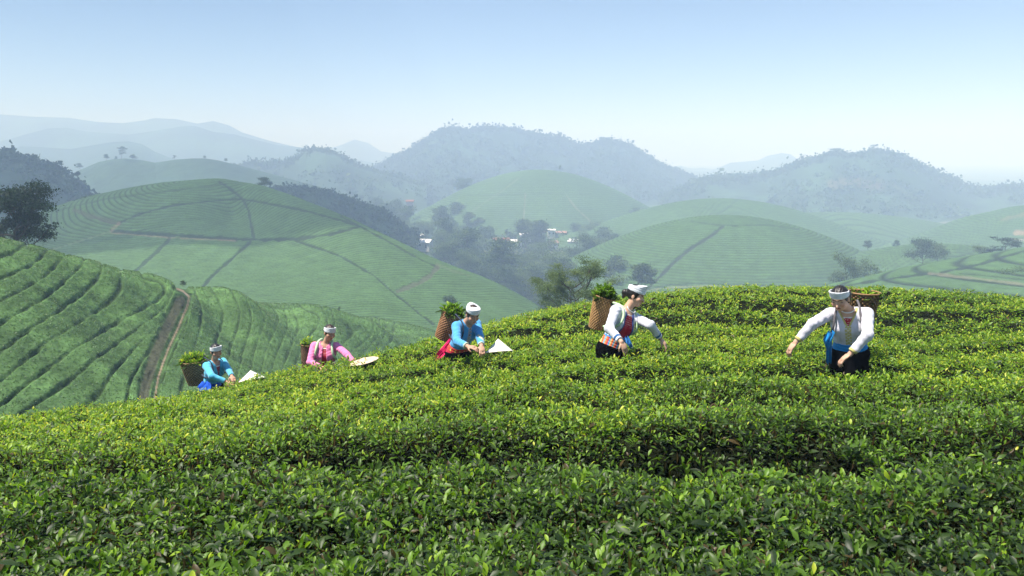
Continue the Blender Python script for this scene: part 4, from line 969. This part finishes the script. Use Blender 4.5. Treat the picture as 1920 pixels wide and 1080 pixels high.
        for b, c_ in ((eR, wR), (eL, wL)):
            dd = unit(c_ - b); s_ = (V - c_) @ dd; nn = np.linalg.norm(V - c_, axis=1) < .10
            m = nn & (s_ > K['cufr'][0]) & (s_ < K['cufr'][1]); c[m] = cuff
        if 'shade' in K: m = np.abs(q[:, 0]) > .1; c[m] = c[m] * .97
        return c
    sdf_obj('blouse', f, M_CLOTH, root, org, bcol)
    # --- bodice seen in the opening
    f = Field(P(neck, 0, -.22, 0) - .24, P(neck, 0, -.22, 0) + .24, hh); o = .004
    f.ell(P(neck, 0, -.15, 0), (.150 * S + o, .165 * S + o, .092 * S + o), F, .05); f.ell(P(neck, 0, -.31, 0), (.124 * S + o, .15 * S + o, .086 * S + o), F, .05)
    for sg in (-1, 1): f.ell(P(neck, sg * .066, -.185, .062), (.060 * S + o, .060 * S + o, .050 * S + o), F, .05)
    A = f.all(); q = (A - neck) @ F.T / S; f.D = np.maximum(f.D, np.maximum(np.abs(q[..., 0]) - .10, np.maximum(-q[..., 2], q[..., 1] + K.get('bodtop', .055))) * S).astype(np.float32)
    rc = np.array(K['bodice'])
    def rcol(V):
        q = (V - neck) @ F.T / S; c = np.tile(rc, (len(V), 1)); c[q[:, 1] > -K.get('bodtop', .055) - .012] = (.75, .72, .68)
        ph = (np.abs(q[:, 0] * 60) % 1 < .3) & (np.abs(q[:, 1] * 45) % 1 < .35) & (q[:, 1] > -.16); c[ph] = (.70, .55, .45); return c
    sdf_obj('bodice', f, M_CLOTH, root, org, rcol)
    # --- waist band
    f = Field(hips - .33, hips + .36, hh); wb = K['band']; cc = P(neck, 0, -(wb[0] + wb[1]) / 2, 0)
    f.ell(P(neck, 0, -.33, 0), (.142 * S, .17 * S, .106 * S), F, .04); f.ell(hips, (.172 * S, .15 * S, .130 * S), F, .05); A = f.all(); q = (A - neck) @ F.T / S
    D = f.D + .0025 * np.sin(q[..., 1] * 210 + 4 * q[..., 0]); sl = q[..., 1] + .05 * q[..., 0] * K.get('bslope', 0); f.D = np.maximum(D, np.maximum(sl + wb[0], -sl - wb[1]) * S).astype(np.float32)
    sdf_obj('sash', f, M_CLOTH, root, org, lambda V: K['bandcol'](((V - neck) @ F.T / S)))
    # --- long black skirt
    top = P(hips, 0, .045, 0); f = Field(np.minimum(top, org) - [.36, .36, .03], np.maximum(top, org) + [.36, .36, .1], .011)
    bot = np.array([hips[0], hips[1], gz + .10]); A = f.all(); ab = bot - top; t = np.clip(((A - top) @ ab) / (ab @ ab), 0, 1); rh = unit([rt[0], rt[1], 0]); fh = np.array([rh[1], -rh[0], 0.]); q = (A - top - t[..., None] * ab) @ np.array([rh, [0, 0, 1], fh]).T
    an = np.arctan2(q[..., 2], q[..., 0]); wd = (.170 + .022 * sstep(0, .35, t) + .04 * t) * S * K.get('skw', 1); dp = (.135 + .03 * sstep(0, .35, t) + .05 * t) * S
    rr_ = np.sqrt((q[..., 0] / wd) ** 2 + (q[..., 2] / dp) ** 2); D = (rr_ - 1) * dp + .006 * np.sin(an * 11 + 3 * t) * sstep(.1, .5, t); s_ = (A - top) @ unit(ab)
    D = np.maximum(D, np.maximum(-s_, s_ - np.linalg.norm(ab))); qe = (A - hips) @ F.T; re = np.array([.178, .17, .138]) * S; na = np.linalg.norm(qe / re, axis=-1)
    De = np.maximum(na * (na - 1) / (np.linalg.norm(qe / re ** 2, axis=-1) + 1e-9), ((A - neck) @ F[1] / S + K['band'][1] - .02) * S)
    f.D = np.minimum(D, De).astype(np.float32)
    sdf_obj('skirt', f, M_SKIRT, root, org, lambda V: np.tile(np.array((.004, .004, .005)), (len(V), 1)))
    # --- hanging sash ends
    for pts, ws, c_ in K.get('tails', []):
        f3 = [at(a, b, yy) for a, b, yy in pts]; n = len(f3); V = []; M = 14
        for i in range(M):
            s_ = i / (M - 1) * (n - 1); k = min(int(s_), n - 2); p = f3[k] + (f3[k + 1] - f3[k]) * (s_ - k); wv_ = np.interp(s_, range(n), ws)
            for j in range(7):
                u_ = j / 6 - .5; V.append(p + np.array([wv_ * u_, .018 * math.sin(j * 2.1 + i * .5), .012 * math.sin(j * 1.7 + 1)]))
        V = np.array(V); V2 = V + [0, .006, 0]; nf = grid_faces(M, 7); VV = np.concatenate([V, V2]); FF = np.concatenate([nf, nf[:, ::-1] + len(V)])
        me = mesh_np('sash_end', VV - org, FF, True, col=np.tile(np.array(c_), (len(VV), 1))); link('sash_end', me, M_CLOTH, root)
    # --- hair
    f = Field(hc - .19 * S, hc + .19 * S, .0055); A = f.all(); q = (A - hc) @ G.T / S
    f.ell(H(0, .030, -.014), (.080 * S, .094 * S, .098 * S), G, .0)
    face = np.maximum(.030 - q[..., 2] + .6 * np.clip(q[..., 1] - .0, 0, 1), q[..., 1] - K.get('fringe', .062)) * -1
    low = -(q[..., 1] + .045 + .3 * np.clip(q[..., 2], 0, 1)); ear = .020 - np.abs(q[..., 2] - .008) ; D = np.maximum(f.D, face * S); D = np.maximum(D, low * S); f.D = (D + .0018 * np.sin(q[..., 0] * 300)).astype(np.float32)
    for a, b, ra, rb in K['bun']: f.cap(H(*a), H(*b), ra * S, rb * S, .01)
    hcol = np.array(K.get('hair', (.012, .009, .008)))
    sdf_obj('hair', f, M_HAIR, root, org, lambda V: np.tile(hcol, (len(V), 1)))
    # --- head cloth
    f = Field(hc - .22 * S, hc + .25 * S, .0055); A = f.all(); q = (A - hc) @ G.T / S; kb = K['cloth']; tilt = q[..., 1] - kb.get('tilt', .25) * q[..., 2] - kb.get('roll', 0) * q[..., 0]
    rad = np.sqrt((q[..., 0] / (.082 + kb.get('flare', 0) * np.clip(tilt - kb['lo'], 0, 1))) ** 2 + ((q[..., 2] + .008) / (.100 + kb.get('flare', 0) * np.clip(tilt - kb['lo'], 0, 1))) ** 2)
    D = (rad - 1.01) * .09 + .0016 * np.sin(tilt * 260 + 6 * q[..., 0]); 
    hi_ = kb['hi'] + kb.get('peak', 0) * (1 - np.clip(np.abs(q[..., 0] - kb.get('pkx', 0)) / .09, 0, 1)) + kb.get('front', 0) * np.clip(q[..., 2], -1, 1); D = np.maximum(D, np.maximum(kb['lo'] - tilt, tilt - hi_))
    if not kb.get('closed'): D = np.maximum(D, -((rad - .88) * .09))
    f.D = (D * S).astype(np.float32)
    sdf_obj('headscarf', f, M_CLOTH, root, org, lambda V: np.tile(np.array((.68, .70, .74)), (len(V), 1)))
    if K.get('necklace'):
        mb = MB(); pts = [P(neck, .062 * math.cos(a), .035 + .030 * math.sin(a) * -1, .055 + .035 * math.sin(a)) for a in np.linspace(math.pi * -.1, math.pi * 1.1, 17)]
        mb.tube([p for p in pts], .0055, 6); mb.build('necklace', M_WHITE, root, True).location = (-org[0], -org[1], -org[2])
    if K.get('bracelet'):
        d = unit(tL - wL); a_ = unit(np.cross(d, [0, 0, 1])); b_ = np.cross(d, a_); mb = MB(); mb.tube([wL + (a_ * math.cos(x) + b_ * math.sin(x)) * .030 for x in np.linspace(0, 6.28, 17)], .004, 6)
        mb.build('bracelet', M_STRAPD, root, True).location = (-org[0], -org[1], -org[2])
    return dict(root=root, neck=neck, F=F, S=S, P=P, R3=R3, L3=L3, hips=hips, org=org)
M_WHITE = mat_flat('white_beads', (.78, .78, .76), .5, .05, 20); M_STRAPD = mat_flat('dark_strap', (.035, .045, .075), .8, .2, 30); M_STRAPG = mat_flat('grey_strap', (.13, .12, .13), .8, .2, 30); M_STRAPP = mat_flat('pale_green_strap', (.50, .68, .42), .8, .1, 30)
GOLD = (.52, .46, .16)
def vneck(w0, d, wmin=-.01): return lambda y: np.maximum(w0 * (1 - y / d), wmin)
def stripes_w4(q):
    c = np.tile(np.array((.03, .20, .55)), (len(q), 1)); m = q[:, 1] < -.335; k = np.floor((q[:, 0] * 46 + q[:, 2] * 38)).astype(int) % 6
    pal = np.array([(.70, .20, .05), (.55, .05, .06), (.08, .30, .55), (.75, .45, .15), (.65, .12, .04), (.15, .35, .45)]); c[m] = pal[k[m]]; return c
def red_pattern(q):
    c = np.tile(np.array((.50, .045, .03)), (len(q), 1)); k = np.floor(q[:, 0] * 70 + q[:, 2] * 50).astype(int) % 5; m = (q[:, 1] < -.36) & (k == 0); c[m] = (.6, .45, .1); m = q[:, 1] > -.345; c[m] = (.04, .03, .04); c[(q[:, 1] < -.40)] = (.45, .02, .05); return c
def flat(c_): return lambda q: np.tile(np.array(c_), (len(q), 1))

W5 = picker(dict(Y=7.05, S=1.0, label='woman in a white blouse with gold clasps and a plain blue sash',
    hips=(1594, 662), neck=(1590, 580), shR=(1553, 581), shL=(1626, 581), nearR=True, opp=False, head=(1575, 560),
    elR=(1524, 607), enR=True, wrR=(1489, 645), wnR=True, tpR=(1465, 673), elL=(1627, 628), enL=True, wrL=(1592, 666), wnL=True, tpL=(1557, 688),
    gaze=(-.50, -.62, -.48), nod=.05, blouse_len=.385, open=vneck(.066, .135), opx=0, bcol=(.62, .61, .68), trim=GOLD, trimw=.016, cuff=GOLD, cufr=(-.056, -.02), clasps=(-.13, -.37, GOLD, (.75, .72, .6)),
    bodice=(.42, .01, .035), bodtop=.045, band=(.33, .425), bandcol=flat((.012, .25, .62)), skw=.95, necklace=True,
    tails=[([(1560, 622, 6.9), (1553, 640, 6.88), (1553, 655, 6.9), (1554, 682, 6.95)], [.06, .085, .05, .05], (.012, .25, .62))],
    bun=[((-.02, .0, -.09), (-.02, -.02, -.115), .036, .045), ((-.02, -.02, -.115), (-.03, -.085, -.11), .040, .022)], fringe=.058,
    cloth=dict(lo=.030, hi=.085, tilt=.10, roll=.1, flare=.02, front=.25)))
W4 = picker(dict(Y=8.1, S=1.02, label='woman in an open white blouse over a red bodice, with striped sash',
    hips=(1144, 656), neck=(1180, 570), shR=(1152, 573), shL=(1196, 580), nearR=True, opp=True, head=(1196, 549),
    elR=(1142, 616), enR=True, wrR=(1165, 641), wnR=True, tpR=(1179, 668), elL=(1219, 609), enL=True, wrL=(1238, 635), wnL=False, tpL=(1259, 658),
    gaze=(.78, -.42, -.42), nod=.0, blouse_len=.36, open=lambda y: np.where(y < .40, .040 + .05 * np.clip(y, 0, .3) / .3, -.01), bcol=(.62, .63, .70), trim=(.035, .07, .26), trimw=.020, cuff=(.02, .11, .30), cufr=(-.085, -.058),
    bodice=(.46, .008, .035), bodtop=.03, band=(.29, .44), bandcol=stripes_w4, necklace=True, bracelet=True, skw=1.02,
    tails=[([(1176, 632, 7.9), (1180, 645, 7.88), (1184, 653, 7.9)], [.05, .07, .04], (.03, .20, .55))],
    bun=[((0, .0, -.09), (0, .0, -.125), .03, .040), ((0, .0, -.12), (0, -.05, -.13), .032, .018)], fringe=.050,
    cloth=dict(lo=.045, hi=.105, tilt=-.08, flare=.0, closed=True, peak=.02, front=.30)))
W3 = picker(dict(Y=9.5, S=1.04, label='woman in a blue blouse with embroidered front, magenta sash end hanging behind her',
    hips=(857, 662), neck=(876, 603), shR=(856, 606), shL=(894, 610), nearR=True, opp=True, head=(886, 590),
    elR=(857, 640), enR=True, wrR=(878, 650), wnR=True, tpR=(896, 652), elL=(900, 634), enL=True, wrL=(903, 649), wnL=True, tpL=(905, 664),
    gaze=(.38, -.72, -.48), nod=.05, blouse_len=.375, open=vneck(.045, .05), bcol=(.08, .34, .68), trim=(.45, .48, .35), trimw=.012, cuff=(.42, .50, .38), cufr=(-.05, -.02), clasps=(-.05, -.36, (.48, .42, .40), (.08, .06, .12)),
    bodice=(.08, .03, .06), bodtop=.045, band=(.35, .47), bandcol=red_pattern, skw=1.08,
    tails=[([(848, 634, 9.5), (838, 650, 9.45), (827, 662, 9.4), (819, 674, 9.35)], [.05, .09, .10, .07], (.62, .008, .10))],
    bun=[((0, .0, -.08), (-.02, -.07, -.10), .035, .020)], fringe=.045, hair=(.03, .018, .012), skin=(.48, .28, .19),
    cloth=dict(lo=.045, hi=.098, tilt=.05, flare=.0, closed=True, peak=.022)))
W2 = picker(dict(Y=11.4, S=1.05, label='woman in a pink blouse with pale green shoulder straps reaching for the flat woven hat',
    hips=(611, 700), neck=(610, 643), shR=(586, 648), shL=(632, 645), nearR=True, opp=False, head=(618, 624),
    elR=(581, 679), enR=True, wrR=(601, 688), wnR=True, tpR=(616, 692), elL=(650, 664), enL=True, wrL=(664, 680), wnL=True, tpL=(678, 687),
    gaze=(.55, -.70, -.35), nod=.05, blouse_len=.385, open=lambda y: np.where(y < .45, .020 + .020 * np.clip(y, 0, .3) / .3, -.01), bcol=(.78, .22, .44), trim=(.78, .26, .46), trimw=.01, cuff=(.78, .24, .45), cufr=(-.05, -.02),
    bodice=(.42, .01, .04), bodtop=.06, band=(.36, .45), bandcol=flat((.02, .02, .03)), skw=1.15, skin=(.48, .27, .18),
    tails=[([(634, 690, 11.2), (635, 697, 11.2), (634, 703, 11.2)], [.08, .10, .09], (.015, .09, .45))],
    bun=[((0, .06, -.05), (0, .135, -.02), .03, .006), ((0, .0, -.08), (0, -.03, -.09), .03, .03)], fringe=.052, hair=(.03, .015, .01),
    cloth=dict(lo=.020, hi=.085, tilt=.05, flare=.0, front=.2)))
W1 = picker(dict(Y=11.6, S=1.02, label='woman in light blue with a bright blue sash, farthest left of the pickers',
    hips=(396, 728), neck=(403, 677), shR=(384, 683), shL=(419, 675), nearR=True, opp=True, head=(405, 659),
    elR=(397, 705), enR=True, wrR=(425, 716), wnR=True, tpR=(441, 719), elL=(429, 694), enL=True, wrL=(435, 706), wnL=True, tpL=(439, 713),
    gaze=(.62, -.62, -.35), nod=.05, blouse_len=.37, open=vneck(.05, .24), bcol=(.10, .48, .70), trim=(.10, .42, .62), trimw=.01, cuff=(.12, .45, .60), cufr=(-.05, -.02),
    bodice=(.36, .02, .05), bodtop=.05, band=(.34, .50), bandcol=flat((.012, .09, .55)), skw=1.2, skin=(.48, .27, .18),
    tails=[([(386, 716, 11.4), (384, 724, 11.35), (382, 733, 11.3)], [.12, .2, .22], (.012, .09, .55))],
    bun=[((0, .0, -.085), (0, -.06, -.09), .03, .02)], fringe=.055,
    cloth=dict(lo=.025, hi=.085, tilt=.15, flare=.02, front=.2, roll=-.1)))

# ------------------------------------------------------------------ baskets, picked leaves and hats
def basket(W, rim, bot, Yr, Yb_, r1, r0, label, dark=1.0, strapmat=None, straps=(), tone=(.42, .24, .10), weave=18):
    c1 = at(*rim, Yr); c0 = at(*bot, Yb_); ax = unit(c1 - c0); a_ = unit(np.cross(ax, [0, 1, .2])); b_ = np.cross(ax, a_); Hh = np.linalg.norm(c1 - c0)
    rt = empty('basket', c0); nu, nv = 161, weave * 6; V = []; Cc = []
    ph = np.linspace(0, 2 * math.pi, nu)[:, None]; s = np.linspace(0, 1, nv)[None]; rowi = np.floor(s * weave); sg = np.cos(ph * 20 + math.pi * rowi); sg = sg * np.abs(np.sin(s * weave * math.pi)) ** .5
    rad = (r0 + (r1 - r0) * s ** .8) * (1 + .0 * ph) + .0075 * sg; Pp = c0 + (a_ * np.cos(ph)[..., None] + b_ * np.sin(ph)[..., None]) * rad[..., None] + ax * (s * Hh + 0 * ph)[..., None]
    tn = np.array(tone) * (.30 + .70 * (sg[..., None] * .5 + .5)) * (.8 + .4 * hash2(rowi.astype(np.int64) + 0 * ph.astype(np.int64), np.floor(ph * 5).astype(np.int64) + 0 * rowi.astype(np.int64), 3)[..., None]) * dark  # cane darkened where the weave dips, crevice shade painted into the colour
    Vo = Pp.reshape(-1, 3); Pi = c0 + (a_ * np.cos(ph)[..., None] + b_ * np.sin(ph)[..., None]) * (rad - .010)[..., None] + ax * (s * Hh + 0 * ph)[..., None]
    VV = np.concatenate([Vo, Pi.reshape(-1, 3), [c0]]); FF = grid_faces(nu, nv); F2 = FF[:, ::-1] + len(Vo); bt = np.array([[i * nv, (i + 1) * nv, len(VV) - 1] for i in range(nu - 1)])
    col_ = np.concatenate([tn.reshape(-1, 3), tn.reshape(-1, 3) * .8, [tone]])
    link('weave', mesh_np('weave', VV - c0, [np.concatenate([FF, F2]), bt], True, col=col_), M_BASK, rt)
    mb = MB(); mb.tube([c1 + (a_ * math.cos(x) + b_ * math.sin(x)) * (r1 + .002) - c0 for x in np.linspace(0, 2 * math.pi, 41)], .009, 6, False); mb.build('rim', M_RIM, rt, True)
    for pts, wd in straps:
        q = [np.array(p) for p in pts]; n = 26; ss = np.linspace(0, len(q) - 1, n); V = []
        Q = np.stack([np.interp(ss, range(len(q)), [p[k] for p in q]) for k in range(3)], 1)
        for it in range(3): Q[1:-1] = (Q[:-2] + 2 * Q[1:-1] + Q[2:]) / 4
        mb = MB(); mb.tube(list(Q - c0), wd, 6); mb.build('strap', strapmat, rt, True)
    prop(rt, label, 'basket', 'woven back baskets'); return c1, ax, a_, b_, r1, rt
def heap(B, n, L, label, tall=.1, hue=(.3, .8), seed=1, sink=.02, rfrac=.95):
    c1, ax, a_, b_, r1, rt = B; r = np.random.default_rng(seed); ph = r.uniform(0, 6.28, n); rr_ = r1 * rfrac * np.sqrt(r.random(n))
    hgt = tall * (1 - (rr_ / r1) ** 2) * r.uniform(.2, 1.1, n) - sink
    P = c1 + a_ * (np.cos(ph) * rr_)[:, None] + b_ * (np.sin(ph) * rr_)[:, None] + ax * hgt[:, None]
    Ls = L * np.exp(r.normal(0, .2, n)); Bs, axx, nr, LL, W_, ti = shoots(P, 5, Ls, r.uniform(*hue, n), r)
    V, F, A = merge_leaves([(Bs, axx, nr, LL, W_, 'A', ti)]); o = link('picked_leaves', mesh_np('picked_leaves', V - c1, F, True, {'tint': A}), M_TEA); o.location = c1
    prop(o, label, 'picked leaves', None, 'stuff')
M_BASK = mat_attr('basket_cane', .6, .15, 20, 90, .4, .003, .3); M_RIM = mat_flat('cane_rim', (.30, .17, .08), .6, .2, 40)
def sp(W, side, back=.10):
    """path of a shoulder strap from the basket over the shoulder and under the arm"""
    P, n = W['P'], W['neck']; s = side
    return [P(n, s * .075, .02, -.16), P(n, s * .095, .030, -.05), P(n, s * .105, .016, .035), P(n, s * .115, -.06, .104), P(n, s * .13, -.15, .128), P(n, s * .165, -.22, .08), P(n, s * .15, -.25, -.02), P(n, s * .10, -.26, -.13)]
B5 = basket(W5, (1620, 548), (1613, 618), 7.42, 7.42, .150, .09, 'nearly empty brown basket behind the shoulder of the woman with gold clasps', .55, M_STRAPG, [(sp(W5, -1), .011), (sp(W5, 1), .011)])  # cane toned down, the shade on this basket put into its colour
heap(B5, 20, .08, 'few green leaves lying in the nearly empty basket', .04, (.4, .95), 2, .05)
B4 = basket(W4, (1134, 557), (1116, 616), 8.42, 8.42, .125, .075, 'tall light brown basket on the back of the woman in the red bodice', 1.05, M_STRAPP, [(sp(W4, -1), .014), (sp(W4, 1), .014)], tone=(.50, .29, .12))
heap(B4, 80, .09, 'pile of dark long leaved shoots standing above the tall light brown basket', .13, (.15, .6), 3)
B3 = basket(W3, (850, 588), (828, 635), 9.85, 9.85, .145, .095, 'leaning reddish brown basket on the back of the woman with the embroidered front', .95, M_STRAPD, [(sp(W3, -1), .010), (sp(W3, 1), .010)], tone=(.42, .21, .10))
heap(B3, 80, .08, 'leafy shoots rising out of the leaning reddish brown basket', .12, (.25, .8), 4)
B2 = basket(W2, (577, 646), (577, 690), 11.7, 11.7, .105, .085, 'narrow brown basket half hidden behind the picker in pink', .8, M_STRAPP, [(sp(W2, -1), .020), (sp(W2, 1), .020)], tone=(.34, .19, .11))
heap(B2, 24, .08, 'few yellow green leaves above the rim of the narrow brown basket', .09, (.6, 1), 5, 0)
B1 = basket(W1, (362, 676), (367, 721), 11.95, 11.95, .205, .105, 'wide tan basket heaped with bright leaves on the back of the picker farthest left', .95, M_STRAPD, [(sp(W1, -1), .010), (sp(W1, 1), .010)], tone=(.42, .27, .13))
heap(B1, 130, .085, 'heap of bright green leaves filling the wide tan basket', .12, (.4, .95), 6)

M_HAT = mat_attr('pale_palm_leaf', .7, .05, 20, 80, .2, .003, .3)
def hat(apex, Ya, baseL, baseR, Yb_, label, tone=(.80, .77, .70), h=None, axis=None, rings=0.0, ctr=None):
    bl, br = at(*baseL, Yb_), at(*baseR, Yb_); c = (bl + br) / 2; R = np.linalg.norm(br - bl) / 2
    if axis is None: ap = at(*apex, Ya); ax = unit(ap - c); Hh = np.linalg.norm(ap - c)
    else: ax = unit(axis); Hh = h
    a_ = unit(np.cross(ax, [0, 1, .1])); b_ = np.cross(ax, a_); nu, nv = 65, 60; ph = np.linspace(0, 2 * math.pi, nu)[:, None]; s = np.linspace(0, 1, nv)[None]
    bump = .0022 * np.abs(np.sin(s * 15 * math.pi)) * (1 + 0 * ph); rad = R * s + 0 * ph; P = c + ax * (Hh * (1 - s) + bump)[..., None] + (a_ * np.cos(ph)[..., None] + b_ * np.sin(ph)[..., None]) * rad[..., None]
    cl = np.array(tone) * (1 - rings * (np.abs(np.sin(s * 15 * math.pi)) < .45)[..., None] * np.array([.35, .65, .65])) * np.ones(P.shape); n = nu * nv
    P2 = P - ax * .006; VV = np.concatenate([P.reshape(-1, 3), P2.reshape(-1, 3)]); FF = grid_faces(nu, nv)
    o = link('conical_hat', mesh_np('conical_hat', VV - c, np.concatenate([FF, FF[:, ::-1] + n]), True, col=np.concatenate([cl.reshape(-1, 3)] * 2)), M_HAT); o.location = c
    mb = MB(); mb.tube([(a_ * math.cos(x) + b_ * math.sin(x)) * R for x in np.linspace(0, 6.2832, 49)], .004, 6, False); mb.build('hat_rim', M_RIMP, o, True)
    prop(o, label, 'conical hat', 'conical hats laid on the tea')
M_RIMP = mat_flat('pale_rim', (.62, .55, .42), .7, .1, 40)
hat((934, 635), 9.30, (910, 663), (962, 657), 9.25, 'white conical hat lying on the tea beside the picker in the embroidered blue blouse')
hat((470, 694.5), 11.10, (448, 719), (498, 708), 11.05, 'white conical hat lying on the tea beside the picker farthest left')
hat(None, 0, (657, 682), (709, 672), 10.5, 'flat woven hat with reddish rings beside the picker in pink', tone=(.72, .55, .42), h=.05, axis=(-.20, .02, .98), rings=.6)
# ------------------------------------------------------------------ the air of the valley
mb = MB(); mb.box(-4400, 4400, -4400, 4400, -12, 195)
m = bpy.data.materials.new('haze_air'); m.use_nodes = True; t = m.node_tree; t.nodes.clear()
pv = t.nodes.new('ShaderNodeVolumePrincipled'); pv.inputs['Density'].default_value = HAZE_DENSITY; pv.inputs['Color'].default_value = (*HAZE_COL, 1)
pv.inputs['Absorption Color'].default_value = (0.76, 0.78, 1, 1); pv.inputs['Anisotropy'].default_value = -0.12
mo = t.nodes.new('ShaderNodeOutputMaterial'); t.links.new(pv.outputs[0], mo.inputs['Volume'])
hz = mb.build('haze', m); prop(hz, 'pale blue morning haze filling the valley', None, None, 'stuff')

# added shade caster out of view over the left hills; its shade dulls them and the air above them
def shade_cloud(cx, cy, cz, rx, ry, rz, seed, label, dens):
    n = 46; th = np.linspace(0, math.pi, n)[:, None]; ph = np.linspace(0, 2 * math.pi, 2 * n)[None]
    d = np.stack([np.sin(th) * np.cos(ph), np.sin(th) * np.sin(ph), np.cos(th) + 0 * ph], -1)
    k = 1 + .35 * fbm(d[..., 0] * 2.5 + d[..., 2] + 9, d[..., 1] * 2.5 + 9, seed, 4) * np.sin(th)
    V = d * k[..., None] * np.array([rx, ry, rz])
    m = bpy.data.materials.new('thin_shade_cloud'); m.use_nodes = True; t = m.node_tree; b = t.nodes['Principled BSDF']; b.inputs['Base Color'].default_value = (.9, .9, .9, 1); b.inputs['Roughness'].default_value = 1
    tr = t.nodes.new('ShaderNodeBsdfTransparent'); mx = t.nodes.new('ShaderNodeMixShader'); mx.inputs[0].default_value = dens
    t.links.new(tr.outputs[0], mx.inputs[1]); t.links.new(b.outputs[0], mx.inputs[2]); t.links.new(mx.outputs[0], t.nodes['Material Output'].inputs['Surface'])
    o = link('shade_cloud', mesh_np('shade_cloud', V.reshape(-1, 3), grid_faces(n, 2 * n), True), m); o.location = (cx, cy, cz); prop(o, label, None, None, 'stuff')
shade_cloud(-375, 250, 420, 200, 150, 25, 5, 'added thin white shade caster, unseen high over the left hills', .30)
